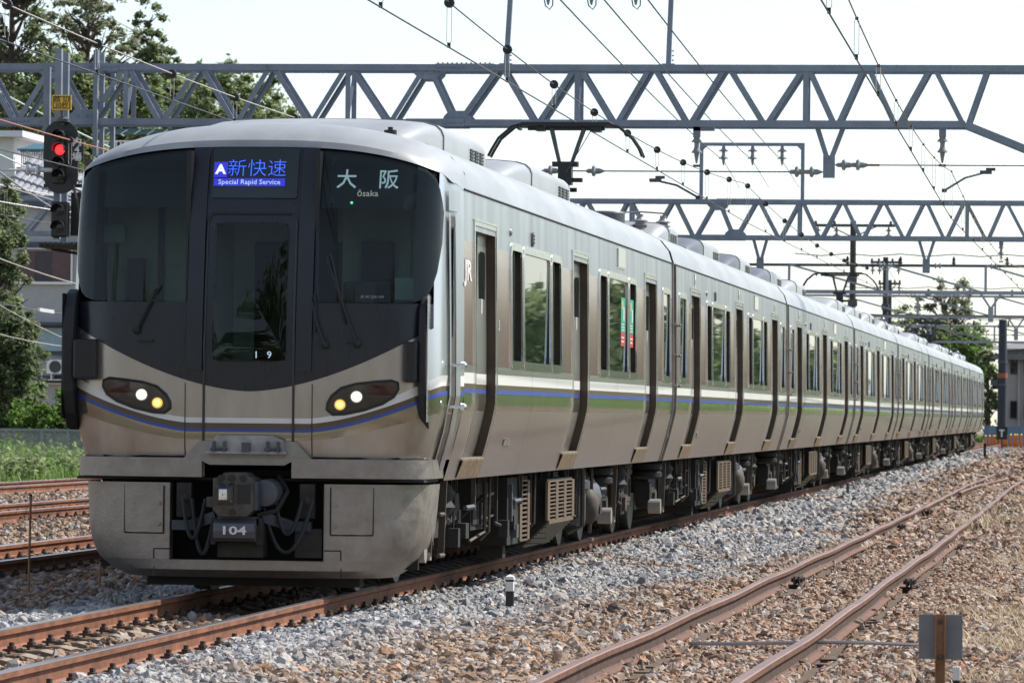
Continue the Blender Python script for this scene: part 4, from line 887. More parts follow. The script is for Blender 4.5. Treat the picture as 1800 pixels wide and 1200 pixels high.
marker(896, 1008, 1068, -.16, .062, 'short black and white post standing in pale ballast beside the main track', (BLACK, WPAINT))
q = gnd(1490, 876, -.16); t = thing('marker_post', 'thin plain grey post in the gravel beside the middle of the train', 'marker post', (q.x, q.y, -.16)); MB().tube([(0, 0, -.2), (0, 0, .30)], .03, 8).build('post', PEWTER, t, 40); MB().tube([(0, 0, .30), (0, 0, .315)], .034, 8).build('post_cap', PORC_G, t)
q = gnd(1731, 808, -.16); t = thing('marker_post', 'small dark stake standing in the gravel below the tail of the train', 'marker post', (q.x, q.y, -.16)); MB().bx(-.05, .05, -.05, .05, -.2, .62).build('post', UNDER, t); MB().bx(-.055, .055, -.055, .055, .56, .62).build('post_cap', UNDER_D, t)
RUSTP = M('rusty_post', (.30, .13, .055), .7, .2, col2=(.42, .26, .15), scale=14, bump=.3, bscale=60)
P = at(1653, 1160, 20.5); t = thing('track_sign', 'square grey sign plate seen from behind on a rusty post', 'sign', (P.x, P.y, -.2)); z0 = at(1653, 1158, 20.5).z + .2; z1 = at(1653, 1079, 20.5).z + .2
b = MB(); b.prism([(p, 0, r) for p, r in rrect(-.092, .092, z0, z1, .008)], (0, -.004, 0)); b.build('sign_plate', M('sign_back_grey', (.22, .23, .25), .55, .3, var=.12, scale=10), t)
b = MB(); b.bx(-.022, .022, -.012, -.005, -.2, z1 + .002); b.bx(-.022, -.017, -.03, -.012, -.2, z1); b.bx(.017, .022, -.03, -.012, -.2, z1); b.build('sign_post', RUSTP, t)
b = MB(); b.lathe((0, -.016, z0 + .01), [(.011, 0), (.009, -.008), (.002, -.009)], 8, 0, 'y'); b.lathe((0, -.016, z1 - .03), [(.009, 0), (.007, -.006), (.002, -.007)], 8, 0, 'y'); b.build('bolt', PEWTER, t)
P = at(1681, 1195, 22.0); t = thing('marker_post', 'white topped post cut off by the frame below the rusty sign', 'marker post', (P.x, P.y, -.2)); h = at(1681, 1171, 22).z + .2; MB().bx(-.015, .015, -.015, .015, 0, h - .06).build('post_base', BLACK, t); MB().bx(-.016, .016, -.016, .016, h - .06, h).build('post_band', WPAINT, t)
for px, py, pt in ((50, 1040, 868), (174, 1036, 985), (277, 1036, 985)):
    q = gnd(px, py, -.15); hh = (py - pt) / F * q.y; t = thing('thin_stake', {50: 'tall thin rusty stake beside the far left track', 174: 'thin stake beside the left corner of the skirt', 277: 'thin stake below the skirt of the leading car'}[px], 'stake', (q.x, q.y, -.15)); MB().tube([(0, 0, -.1), (.01, 0, hh)], .011, 6).build('rod', RUSTP, t); MB().tube([(.01, 0, hh), (.01, 0, hh + .015)], .014, 6).build('rod_tip', UNDER, t)

# ------------------------------------------------------------------ vegetation
def leafmat(name, c1, c2, trans=.3):
    m = bpy.data.materials.new(name); m.use_nodes = True; t = m.node_tree; L = t.links; b = t.nodes['Principled BSDF']; b.inputs['Roughness'].default_value = .5; b.inputs['Specular IOR Level'].default_value = .35
    g = t.nodes.new('ShaderNodeNewGeometry'); r = t.nodes.new('ShaderNodeValToRGB'); r.color_ramp.elements[0].color = (*c1, 1); r.color_ramp.elements[1].color = (*c2, 1)
    L.new(g.outputs['Random Per Island'], r.inputs[0]); L.new(r.outputs[0], b.inputs['Base Color'])
    tl = t.nodes.new('ShaderNodeBsdfTranslucent'); L.new(r.outputs[0], tl.inputs[0]); mx = t.nodes.new('ShaderNodeMixShader'); mx.inputs[0].default_value = trans
    L.new(b.outputs[0], mx.inputs[1]); L.new(tl.outputs[0], mx.inputs[2]); L.new(mx.outputs[0], t.nodes['Material Output'].inputs[0]); return m
LEAF_D = leafmat('leaf_dark', (.13, .17, .085), (.27, .32, .17), .58); LEAF_M = leafmat('leaf_mid', (.155, .21, .09), (.32, .37, .18), .58); LEAF_G = leafmat('leaf_pale', (.20, .22, .14), (.35, .37, .24), .56); LEAF_B = leafmat('leaf_bright', (.10, .19, .035), (.22, .34, .08), .45)
BARK = M('bark', (.09, .07, .055), .9, var=.3, scale=8, bump=.4, bscale=20); STRAW = leafmat('dry_straw', (.36, .28, .17), (.58, .49, .34), .15)
def leaves(centers, radii, per, size, rg, flat=.8):
    """leaf-sized quads filling blobs around the centres"""
    n = len(centers) * per; c = np.repeat(centers, per, 0); r = np.repeat(radii, per)
    d = rg.normal(size=(n, 3)); d /= np.linalg.norm(d, axis=1)[:, None]; rad = r * (np.abs(rg.normal(0, .55, n)).clip(0, 1.7) if size < .2 else rg.random(n) ** .45); p = c + d * rad[:, None] * np.array([1, 1, flat])
    a = rg.normal(size=(n, 3)); a[:, 2] *= .6; a /= np.linalg.norm(a, axis=1)[:, None]; b = np.cross(a, rg.normal(size=(n, 3)) + np.array([0, 0, 1.2])); b /= np.linalg.norm(b, axis=1)[:, None]
    s = size * (.6 + .8 * rg.random(n))[:, None]; a *= s; b *= s * .55
    V = np.stack([p - a, p + b * .9 - a * .1, p + a, p - b * .9 - a * .1], 1).reshape(-1, 3); return V, np.arange(4 * n).reshape(-1, 4)
def tree(name, x, y, z0, H, cr, mat, lab, nblob=26, per=170, leaf=.13, group=None, trunk_h=.35, sparse=1., seed=0, blob=.34, cat='tree', top=1.0, mul=1):
    rg = np.random.default_rng(seed + 100); t = thing(name, lab, cat, (x, y, z0), group); b = MB(); th = H * trunk_h; tr = H * .022 + .05
    b.tube([(0, 0, -.5), (.05, 0, th * .5), (rg.uniform(-.1, .1), 0, th), (rg.uniform(-.2, .2), .1, H * .75)], [tr * 1.25, tr, tr * .8, tr * .25], 8)
    cs, rs = [], []
    for k in range(nblob):
        ph = k * 2.4 + rg.uniform(-.5, .5); v = rg.random() ** .8; h = th * .8 + (H * .93 - th * .8) * v; env = math.sin(math.pi * (.18 + .74 * v)) ** .8
        d = cr * env * math.sqrt(rg.uniform(.15, 1)); p = np.array([d * math.cos(ph), d * math.sin(ph), h]); cs.append(p); rs.append(cr * blob * rg.uniform(.6, 1.25) * sparse)
        s = np.array([0, 0, max(th * .6, h - d * .8 - .3)]); m_ = (s + p) / 2 + rg.normal(size=3) * .12 * cr * .5; b.tube([s, m_, p], [tr * .38, tr * .22, tr * .06], 5)
        for _ in range(2): e = p + rg.normal(size=3) * rs[-1] * .6; b.tube([m_, (m_ + e) / 2 + rg.normal(size=3) * .05, e], [tr * .15, tr * .1, tr * .03], 4)
    b.build('trunk', BARK, t, 40)
    if leaf < .2: cs = [c + rg.normal(size=3) * r * .75 for c, r in zip(cs, rs) for _ in range(3)]; rs = [r * rg.uniform(.45, .8) for r in rs for _ in range(3)]; leaf *= .85
    V, Fq = leaves(np.array(cs), np.array(rs), (int(per * .5) if leaf < .2 else per) * mul, leaf, rg); np_obj('crown', V, Fq, mat, parent=t); return t
# hill behind the houses on the left
HILLM = M('hill_soil', (.07, .075, .035), .95, var=.4, scale=.6)
hx = np.linspace(-120, -26, 24); hy = np.linspace(150, 420, 24); HX, HY = np.meshgrid(hx, hy)
HZ = -.4 + np.clip((HY - 165) / 90, 0, 1) * 8 * np.clip((-28 - HX) / 22, 0, 1) + vnoise(HX, HY, 12, 9) * .8; n_ = len(hx)
ii = (np.arange(23)[:, None] * n_ + np.arange(23)[None]).ravel(); tag(np_obj('hill', np.stack([HX, HY, HZ], -1).reshape(-1, 3), np.stack([ii, ii + 1, ii + n_ + 1, ii + n_], 1), HILLM, smooth=True), kind='structure')
def tree_px(px, ptop, pbase, Y, wpx, mat, lab, **k):
    a = at(px, ptop, Y); c = at(px, pbase, Y); s = Y / F; return tree('tree', c.x, Y, c.z, a.z - c.z, wpx * s / 2, mat, lab, **k)
g_ = 'trees on the hill behind the signal'
tree_px(258, 5, 300, 200, 120, LEAF_D, 'dark rounded tree standing out against the sky between signal and cab roof', nblob=34, per=260, leaf=.13, group=g_, seed=1, trunk_h=.28, blob=.30)
tree_px(150, -50, 330, 190, 190, LEAF_G, 'airy pale tree with see-through branches above the yellow sign', nblob=46, per=120, leaf=.12, group=g_, seed=2, trunk_h=.3, blob=.22)
tree_px(20, -90, 330, 192, 200, LEAF_D, 'tall dark tree cut by the upper left corner of the frame', nblob=40, per=240, leaf=.14, group=g_, seed=3, trunk_h=.3, blob=.28)
tree_px(400, 128, 330, 210, 190, LEAF_M, 'rounded tree sloping down to the sky just above the left of the cab roof', nblob=51, per=260, leaf=.15, group=g_, seed=4, blob=.33, trunk_h=.15)
tree_px(310, 118, 330, 215, 180, LEAF_M, 'low bushy tree seen through the girder right of the dark rounded tree', nblob=51, per=260, leaf=.15, group=g_, seed=5, blob=.33, trunk_h=.1)
tree_px(205, 105, 340, 195, 150, LEAF_M, 'green tree filling the girder bays above the signal board', nblob=47, per=260, leaf=.15, group=g_, seed=6, blob=.35, trunk_h=.1)
tree_px(60, 95, 340, 200, 170, LEAF_B, 'sunlit yellow-green tree behind the girder at far left', nblob=47, per=230, leaf=.14, group=g_, seed=7, blob=.35, trunk_h=.1)
tree_px(120, 100, 340, 185, 160, LEAF_M, 'leafy tree behind the yellow crossing sign', nblob=47, per=230, leaf=.14, group=g_, seed=8, blob=.35, trunk_h=.1)
tree_px(535, 196, 300, 260, 60, LEAF_D, 'small tree top peeping over the cab roof', nblob=12, per=160, leaf=.14, group=g_, seed=9, trunk_h=.2)
tree_px(475, 170, 330, 240, 130, LEAF_M, 'last tree of the hill, mostly hidden by the cab roof', nblob=30, per=200, leaf=.16, group=g_, seed=10, trunk_h=.1)
tree_px(-12, 300, 800, 128, 125, LEAF_D, 'dark leafy tree in front of the grey house at the left edge', nblob=95, per=300, leaf=.075, seed=11, blob=.30, trunk_h=.12)
tree_px(18, 545, 800, 126, 130, LEAF_D, 'lower dark tree covering the grey house beside the fence', nblob=80, per=330, leaf=.075, seed=12, blob=.30, trunk_h=.1)
g2 = 'bushes behind the wire fence'
for k, (px, top_, w_) in enumerate(((60, 700, 90), (118, 690, 95), (165, 700, 90), (10, 690, 100))):
    tree_px(px, top_, 800, 124 + k * .5, w_, LEAF_B if k != 3 else LEAF_M, ['low bright bush just left of the tall one behind the fence', 'tallest bright green bush behind the fence next to the cab', 'bush behind the fence hidden mostly by the black hood', 'darker bush under the big tree at the left edge'][k], nblob=30, per=170, leaf=.06, group=g2, seed=20 + k, blob=.36, trunk_h=.08, cat='bush')
# right: tree beyond the tail of the train, and the green bank and trees that the train's side mirrors
tree_px(1655, 488, 790, 330, 175, LEAF_G, 'large airy tree behind the far gantries at the tail of the train', nblob=80, per=190, leaf=.16, seed=30, blob=.20, trunk_h=.12)
tree_px(1690, 575, 800, 322, 130, LEAF_B, 'bright green tree between the last car and the far building', nblob=40, per=240, leaf=.16, seed=31, blob=.3, trunk_h=.1)
tree_px(1590, 540, 800, 345, 120, LEAF_M, 'tree left of the large airy one, half hidden by the train roof', nblob=34, per=200, leaf=.17, seed=32, blob=.28, trunk_h=.1)
tree_px(1735, 600, 790, 300, 46, LEAF_M, 'narrow tree squeezed between the last car and the dark pole', nblob=26, per=200, leaf=.12, seed=33, blob=.4, trunk_h=.1)
g3 = 'trees along the right side of the line'
LAB3 = 'leafy tree on the green bank right of the line, seen only mirrored in the train'
for k, y in enumerate(np.concatenate([np.arange(70, 260, 7.5), np.arange(262, 440, 14)])):
    tree('tree', 20.5 + 2.0 * math.sin(k * 1.9), float(y), 1.0, 5.6 + 1.0 * math.sin(k * 2.7), 2.9 + .5 * math.sin(k * 1.3), (LEAF_D, LEAF_M)[k % 2], LAB3, nblob=16, per=70, leaf=.34, group=g3, seed=40 + k, trunk_h=.12, blob=.42)
g4 = 'trees behind the photographer'
for k, (x, y) in enumerate(((-24, -6), (-18, -10), (-12, -13), (-6, -11), (0, -15), (7, -12), (13, -15), (19, -10), (25, -5), (-29, 0))):
    tree('tree', x, y, -.3, 15 + 2.5 * math.sin(k * 2.1), 4.6, (LEAF_D, LEAF_M)[k % 2], 'leafy tree behind the camera, seen only mirrored in the cab windows', nblob=18, per=90, leaf=.4, group=g4, seed=80 + k, trunk_h=.15, blob=.42)
def blades(name, n, x0, x1, y0, y1, h, wdt, mat, seed, lean=.5, zf=None, keep=None, dens=0):
    rg = np.random.default_rng(seed); x = rg.uniform(x0, x1, n); y = (y0 * (y1 / y0) ** rg.random(n)) if dens else rg.uniform(y0, y1, n)
    if keep is not None: k_ = keep(x, y, rg); x, y = x[k_], y[k_]
    n = len(x); hh = h * (.35 + .9 * rg.random(n)); an = rg.uniform(0, 6.28, n); ln = lean * hh * (.3 + rg.random(n)); w_ = wdt * (.6 + .8 * rg.random(n))
    z = (zf(x, y) if zf else np.full(n, -.3)); dx, dy = np.cos(an), np.sin(an); b0 = np.stack([x, y, z], 1); sd = np.stack([-dy, dx, 0 * dx], 1) * w_[:, None] / 2; up = np.stack([0 * hh, 0 * hh, hh], 1); le = np.stack([dx, dy, 0 * dx], 1) * ln[:, None]
    V = np.stack([b0 - sd, b0 + sd, b0 + up * .6 + le * .4 + sd * .9, b0 + up * .6 + le * .4 - sd * .9, b0 + up + le], 1).reshape(-1, 3); i = np.arange(n) * 5
    F3 = np.concatenate([np.stack([i, i + 1, i + 2], 1), np.stack([i, i + 2, i + 3], 1), np.stack([i + 3, i + 2, i + 4], 1)])
    o = np_obj(name, V, F3, mat); o['kind'] = 'stuff'; return o
# weeds between the far left track and the fence
rg = np.random.default_rng(55); n = 9000; x = rg.uniform(-24.5, -15.3, n); y = rg.uniform(84, 124, n); lim = (x > CAM.x - .232 * y - .8) & (x < CAM.x - .205 * y + .5); x, y = x[lim], y[lim]
hgt = np.clip(.30 + .55 * vnoise(x, y, 2.2, 12) * rg.random(len(x)) + .35 * np.clip((-16.5 - x) / 5, 0, 1), .1, 1.3)
hgt *= np.clip((-15.4 - x) / 1.2, .25, 1)
V, Fq = leaves(np.stack([x, y, -.3 + hgt * .6], 1), hgt * .5, 26, .055, rg, 1.0); tag(np_obj('weeds', V, Fq, LEAF_B), kind='stuff')
n2 = 2600; x2 = rg.uniform(-24.5, -15.6, n2); y2 = rg.uniform(84, 124, n2); l2 = (x2 > CAM.x - .232 * y2 - .8) & (x2 < CAM.x - .205 * y2 + .5) & (vnoise(x2, y2, 1.6, 33) > .5); x2, y2 = x2[l2], y2[l2]; h2 = .3 + .6 * rg.random(len(x2)); V, Fq = leaves(np.stack([x2, y2, -.3 + h2 * .7], 1), h2 * .45, 26, .07, rg, 1.0); tag(np_obj('weeds', V, Fq, LEAF_M), kind='stuff')
blades('grass', 9000, -24, -15.2, 84, 124, .5, .03, LEAF_B, 56, keep=lambda x, y, r: (x > CAM.x - .232 * y - .8) & (x < CAM.x - .203 * y + .6))
o = MB().grid([[(x, y, -.17 - (.1 if x < -18 else 0)) for x in (-26, -18, -15.0)] for y in (60, 130)]).build('grass_verge', M('verge_soil', (.10, .11, .04), .95, var=.3, scale=2)); tag(o, kind='structure')
# dry grass at the lower right, and the green bank beyond the frame on the right
dry = lambda x, y, r: (x > 4.9 + .5 * vnoise(x, y, 1.5, 20)) & (vnoise(x, y, .9, 21) + .25 * np.clip((x - 5) / 1.2, 0, 1) > .66 + .3 * r.random(len(x)))
blades('dry_grass', 42000, 4.7, 7.2, 24, 75, .15, .006, STRAW, 60, lean=1.8, zf=lambda x, y: bed_z(x, y) + .0, keep=dry, dens=1)
blades('dry_grass', 5000, 4.3, 5.6, 66, 110, .22, .012, STRAW, 61, lean=1.2, zf=lambda x, y: bed_z(x, y), keep=lambda x, y, r: (vnoise(x, y, 2, 22) > .5), dens=1)
tag(MB().grid([[(x, y, z) for x, z in ((8.2, -.25), (9.5, .3), (11.5, 1.1), (16, 1.3), (40, 1.4))] for y in np.linspace(30, 330, 20)]).build('grass_bank', M('bank_green', (.20, .30, .05), .9, col2=(.14, .22, .04), scale=.8, bump=.6, bscale=6)), kind='structure')
blades('bank_grass', 20000, 8.3, 14, 34, 200, .6, .05, LEAF_B, 62, zf=lambda x, y: np.interp(x, [8.2, 9.5, 11.5, 16], [-.25, .3, 1.1, 1.3]), dens=1)
# ------------------------------------------------------------------ gantries
def node_x(px, py, Y): return at(px, py, Y).x
def gantry(lab, Y, zt, zb, tops, bots, verts, mat, dep=.7, ch=.11, br=.085, xl=-27, xr=6.6, knee=None, splices=(), grp='overhead line gantries across the tracks', xb_end=None):
    t = thing('overhead_gantry', lab, 'gantry', (0, Y, 0), grp)
    xb_end = xb_end or xr
    for z, nm, xe in ((zt, 'top_chord', xr + 1.1), (zb, 'bottom_chord', xb_end)):
        for s in (-1, 1):
            y = s * dep / 2; b = MB(); b.bx(xl, xe, y - .008, y + .008, z - ch / 2, z + ch / 2); b.bx(xl, xe, y - (.07 if s > 0 else 0), y + (.07 if s < 0 else 0), z + ch / 2 - .012 if nm == 'top_chord' else z - ch / 2, z + ch / 2 if nm == 'top_chord' else z - ch / 2 + .012)
            b.build(nm, mat, t)
    seq = []
    for i, a in enumerate(tops):
        lo = [q for q in bots if q < a]; hi = [q for q in bots if q > a]
        if lo: seq.append((max(lo), a))
        if hi: seq.append((min(hi), a))
    for xb, xt in seq:
        d = .06 if xt > xb else -.06
        for s in (-1, 1):
            y = s * (dep / 2 - .02); A = Vector((xb + d, y, zb + ch * .35)); B = Vector((xt - d, y, zt - ch * .35))
            b = MB(); b.bar(A, B, br, .012, up=(0, 1, 0)); n = (B - A).cross(Vector((0, 1, 0))).normalized() * (br / 2 - .006); b.bar(A + n + Vector((0, -s * .03, 0)), B + n + Vector((0, -s * .03, 0)), .012, .06, up=(0, 1, 0)); b.build('brace', mat, t)
    for x in verts:
        for s in (-1, 1): MB().bx(x - br / 2, x + br / 2, s * (dep / 2 - .012) - .006, s * (dep / 2 - .012) + .006, zb, zt).build('upright', mat, t)
        b = MB(); b.bar((x, -dep / 2, zb), (x, dep / 2, zt), .05, .01); b.build('cross_brace', mat, t)
    for x, up_, L in splices:                                       # bolted splice plates
        z = zt if up_ else zb; b = MB()
        for s in (-1, 1):
            y = s * (dep / 2 + .014); b.bx(x - L / 2, x + L / 2, y - .006, y + .006, z - ch / 2 - .01, z + ch / 2 + .01)
            for k in range(int(L / .07)):
                if abs(k - L / .14) < 1: continue
                b.lathe((x - L / 2 + .04 + k * .07, y + s * .006, z), [(.018, 0), (.016, s * .02)], 6, 0, 'y')
        for k in range(int(L / .08)): b.lathe((x - L / 2 + .04 + k * .08, -dep / 2 + .03, z + (ch / 2 if up_ else -ch / 2 - .035)), [(.014, 0), (.014, .035)], 6)
        b.build('splice_plate', mat, t); gx = x - L * .6 if up_ else x + L * .1 + .0
    return t
def gusset(t, x, z, mat, up_, w=.26, h=.2, dep=.7):
    b = MB()
    for s in (-1, 1):
        y = s * (dep / 2 - .03); v = -1 if up_ else 1; b.prism([(x - w, y, z), (x + w, y, z), (x + w * .85, y, z + v * h * .55), (x + w * .5, y, z + v * h), (x - w * .5, y, z + v * h), (x - w * .85, y, z + v * h * .55)], (0, s * .012, 0))
        for k in (-.08, .08): b.lathe((x + k, y + s * .012, z + v * h * .5), [(.022, 0), (.02, s * .015)], 6, 0, 'y')
    b.build('gusset', mat, t)
Y1, Y2 = 82.0, 133.0
zt1, zb1 = at(900, 121.5, Y1).z, at(900, 218, Y1).z; zt2, zb2 = at(1400, 355.5, Y2).z, at(1400, 418.5, Y2).z
T1 = [node_x(p, 125, Y1) for p in (-25, 100, 229, 357, 483, 617, 755, 883, 1018, 1149, 1280, 1418, 1524, 1640, 1742)]
B1 = [node_x(p, 214, Y1) for p in (-90, 35, 160, 289, 420, 550, 688, 808, 947, 1084, 1213, 1347, 1471, 1578, 1698)]
V1 = [node_x(p, 170, Y1) for p in (228, 617, 1018, 1418)]
xk = node_x(1698, 218, Y1)
ga = gantry('nearest overhead gantry, blue-grey lattice beam right above the leading cars', Y1, zt1, zb1, T1, B1, V1, GANTRY, splices=((node_x(822, 120, Y1), True, 1.0), (node_x(770, 220, Y1), False, 1.0), (node_x(150, 120, Y1), True, 1.3), (node_x(65, 215, Y1), False, .8)), xb_end=xk)
for px, up_ in ((755, True), (808, False), (100, True), (152, False)): gusset(ga, node_x(px, 170, Y1), zt1 if up_ else zb1, GANTRY, up_)
knee = at(1800, 262, Y1)
for s in (-1, 1): MB().bar((xk, s * .34, zb1), (knee.x + .5, s * .34, knee.z - .2), .11, .08, up=(0, 1, 0)).build('knee_brace', GANTRY, ga)
b = MB()
for xx, zz in ((6.75, zt1), (7.5, zt1), (-27.0, zt1), (-27.7, zt1)):
    for s in (-1, 1): b.bar((xx, s * .2, -.4), (xx, s * .2, zz), .1, .1)
for k in range(8):
    for x0, x1 in ((6.75, 7.5), (-27.7, -27.0)):
        for s in (-1, 1): b.bar((x0 if k % 2 else x1, s * .2, k * .9 - .3), (x1 if k % 2 else x0, s * .2, k * .9 + .6), .06, .06)
b.build('column', GANTRY, ga)
T2 = [node_x(p, 358, Y2) for p in (960, 1030, 1107, 1186, 1262, 1333, 1409, 1481, 1553, 1627, 1697, 1768, 1840)]
B2 = [node_x(p, 416, Y2) for p in (995, 1070, 1146, 1222, 1293, 1371, 1443, 1516, 1591, 1662, 1735, 1806)]
gb = gantry('second overhead gantry with a rectangular insulator frame standing on its beam', Y2, zt2, zb2, [node_x(p, 358, Y2) for p in (-10, 100, 210, 320, 430, 540, 650, 760, 870)] + T2, [node_x(p, 416, Y2) for p in (45, 155, 265, 375, 485, 595, 705, 815, 915)] + B2, [node_x(p, 390, Y2) for p in (1111, 1406, 1700)], GANTRY, dep=.7, ch=.12, br=.09, xl=-34, xr=7.5, splices=((node_x(1300, 355, Y2), True, 1.2), (node_x(1270, 418, Y2), False, 1.2)))
gusset(gb, node_x(1262, 355, Y2), zt2, GANTRY, True, .3, .22, .7); gusset(gb, node_x(1293, 418, Y2), zb2, GANTRY, False, .3, .22, .7)
b = MB()
for xx in (-34, -35, 8.0, 8.8): b.bar((xx, 0, -.4), (xx, 0, zt2), .14, .3)
b.build('column', GANTRY, gb)
# frame with insulators on top of gantry 2
def insul(c, n=3, r=.13, name='insulator', parent=None, mat=None, lab=None, hang=True, axis='z', s=1.0):
    prof = [(.02, 0)]
    for k in range(n): h = -.05 - k * .2 * s; prof += [(.045 * s, h), (.06 * s, h - .06 * s), (r * s, h - .11 * s), (r * s, h - .125 * s), (.05 * s, h - .13 * s)]
    prof += [(.03 * s, -.1 - n * .2 * s), (.015, -.16 - n * .2 * s)]
    b = MB().lathe((0, 0, 0), prof, 12, 0, axis); o = b.build(name, mat or PORC_G, parent, 40); o.location = c; return o
fr_ = thing('insulator_frame', 'rectangular frame with three hanging insulators on top of the second gantry', 'insulator frame', (0, Y2, 0))
xa, xb_, zf = node_x(1233, 300, Y2), node_x(1411, 300, Y2), at(1320, 254, Y2).z
for x in (xa, xb_):
    b = MB(); b.bar((x, 0, zt2 + .065), (x, 0, zf), .10, .10); s = 1 if x == xa else -1; b.bar((x, 0, zf - .16), (x + s * .16, 0, zf), .06, .06); b.build('post', GANTRY, fr_)
b = MB(); b.bar((xa - .05, 0, zf), (xb_ + .05, 0, zf), .09, .09); b.build('crossbar', GANTRY, fr_)
for px in (1272, 1323, 1375): insul((node_x(px, 260, Y2), 0, zf - .02), 2, .14, 'insulator', fr_)
# posts of the same kind above gantry 1 and the feeder loops at the top of the picture
pf_ = thing('insulator_frame', 'two tall posts rising above the nearest gantry out of the top of the frame', 'insulator frame', (0, Y1, 0))
for (x0, y0, x1, y1) in ((890, 112, 899, -30), (1175, 114, 1181, -30)):
    a = at(x0, y0, Y1); c = at(x1, y1, Y1); b = MB(); b.bar((a.x, 0, zt1 + .06), (c.x, 0, c.z), .085, .085); b.box((a.x, 0, zt1 + .075), (.22, .2, .03)); [b.lathe((a.x + .06, 0, zt1 + .15 + k * .08), [(.015, 0), (.015, .03)], 6, 0, 'x') for k in range(3)]; b.build('post', GANTRY, pf_)
a = at(899, -30, Y1); c = at(1181, -30, Y1); MB().bar((a.x, 0, a.z), (c.x, 0, c.z), .09, .09).build('crossbar', GANTRY, pf_)
for px in (964, 1040, 1118): P = at(px, -30, Y1); insul((P.x, 0, P.z - .02), 1, .12, 'insulator', pf_)
for i, px in enumerate((964, 1040, 1118)):
    P0 = at(px - 8, -4, Y1); P1 = at(px + 8, -6, Y1); Pm = at(px + 2, 17, Y1); o = MB().tube([P0, (P0 * .4 + Pm * .6) + Vector((-.03, 0, -.02)), Pm, (P1 * .4 + Pm * .6) + Vector((.03, 0, -.02)), P1], .012, 5).build('jumper_loop', WIRE); tag(o, ['left', 'middle', 'right'][i] + ' one of the three black cable loops at the top edge of the picture', 'cable', 'cable loops at the top edge')
    F0 = at(985 + i * 77, 0, 60); F1 = at((1272, 1323, 1375)[i], 283, Y2)
    o = MB().tube([F0 + (F1 - F0) * k + Vector((0, 0, -.9 * (k - k * k) * (0.4 if k < 1 else 0))) for k in np.linspace(0, 1, 24)] + [at((1300, 1352, 1405)[i], 330, 190)], .011, 5).build('feeder_wire', WIRE); tag(o, 'thin feeder wire running to the ' + ['left', 'middle', 'right'][i] + ' insulator on the frame of the second gantry', 'wire', 'feeder wires')
# hardware hanging under the gantries: V brackets, strain insulators, span wires, pull-off arms
def strain(b, x, y, z, L=.30, m=0, s=1):
    b.lathe((x, y, z), [(.02, 0), (.04, .03), (.04, .09), (.085, .1), (.10, .14), (.05, .17), (.05, .22), (.02, L)], 10, m, 'x')
def dropper(Y, zb, px_l, px_r, px_c, y_tip, y_b, lab):
    t = thing('drop_bracket', lab, 'bracket', (0, Y, 0), 'V shaped drop brackets under the gantries'); xl, xr, xc = node_x(px_l, y_b, Y), node_x(px_r, y_b, Y), node_x(px_c, y_tip, Y); z = at(px_c, y_tip, Y).z
    for x in (xl, xr): MB().bar((x, 0, zb - .05), (xc + (x - xc) * .15, 0, z + .32), .085, .06, up=(0, 1, 0)).build('strut', GANTRY, t)
    b = MB(); b.bx(xc - .10, xc + .10, -.02, .02, z, z + .38)
    for k in range(3):
        for s in (-1, 1): b.lathe((xc + s * .05, -.02, z + .06 + k * .1), [(.018, 0), (.016, -.015)], 6, 1, 'y')
    b.build('tip_plate', [GANTRY, PORC_G], t); return xc, z
xc1, zc1 = dropper(Y1, zb1, 1437, 1482, 1457, 313, 228, 'V shaped bracket below the nearest gantry over the space between the tracks')
dropper(Y2, zb2, 1325, 1348, 1336, 478, 420, 'V shaped bracket below the second gantry right above the train'); dropper(Y2, zb2, 1616, 1642, 1628, 480, 420, 'V shaped bracket below the second gantry over the siding')
t = thing('span_wire', 'steady wire running left from the V bracket to the near pantograph, with strain insulators', 'span wire', (0, Y1, 0)); z = zc1 + .1
xw = node_x(1040, 311, Y1); MB().tube([(xw - 1.2, 0, z), (xc1 - .1, 0, z)], .012, 5).build('wire', WIRE, t)
b = MB(); strain(b, node_x(1046, 311, Y1) - .15, 0, z); strain(b, node_x(1408, 311, Y1) - .2, 0, z); strain(b, xc1 - .42, 0, z); strain(b, node_x(985, 310, Y1) - .3, 0, z); b.build('strain_insulator', PORC_G, t, 40)
t = thing('span_wire', 'steady wire running right from the V bracket over the siding, with strain insulators', 'span wire', (0, Y1, 0)); z = zc1 + .22
MB().tube([(xc1 + .1, 0, z), (6.7, 0, z)], .011, 5).build('wire', WIRE, t)
b = MB(); strain(b, xc1 + .12, 0, z); strain(b, node_x(1505, 300, Y1) - .1, 0, z); b.build('strain_insulator', PORC_G, t, 40); b = MB(); b.tube([(node_x(1522, 300, Y1), 0, z), (node_x(1546, 300, Y1), 0, z)], .022, 6); b.build('turnbuckle', WIRE_C, t)
def pulloff(p0, p1, lab):
    a = at(*p0, Y1); c = at(*p1, Y1 - .4); t = thing('pull_off_arm', lab, 'arm', (0, 0, 0), 'pull off arms on the span wires')
    m_ = (a + c) / 2 + Vector((.0, 0, .06)); MB().tube([a, m_, c], .02, 6).build('rod', PEWTER, t)
    b = MB(); b.box(a, (.2, .1, .06)); b.box(a + Vector((.08, 0, .05)), (.16, .06, .05)); b.build('clamp', PEWTER, t); MB().box(c, (.08, .08, .06)).build('wire_clip', BLACK, t)
pulloff((1152, 317), (1227, 347), 'short arm pulling the main contact wire beside the near pantograph'); pulloff((1733, 303), (1660, 335), 'short curved arm pulling the siding contact wire at upper right')
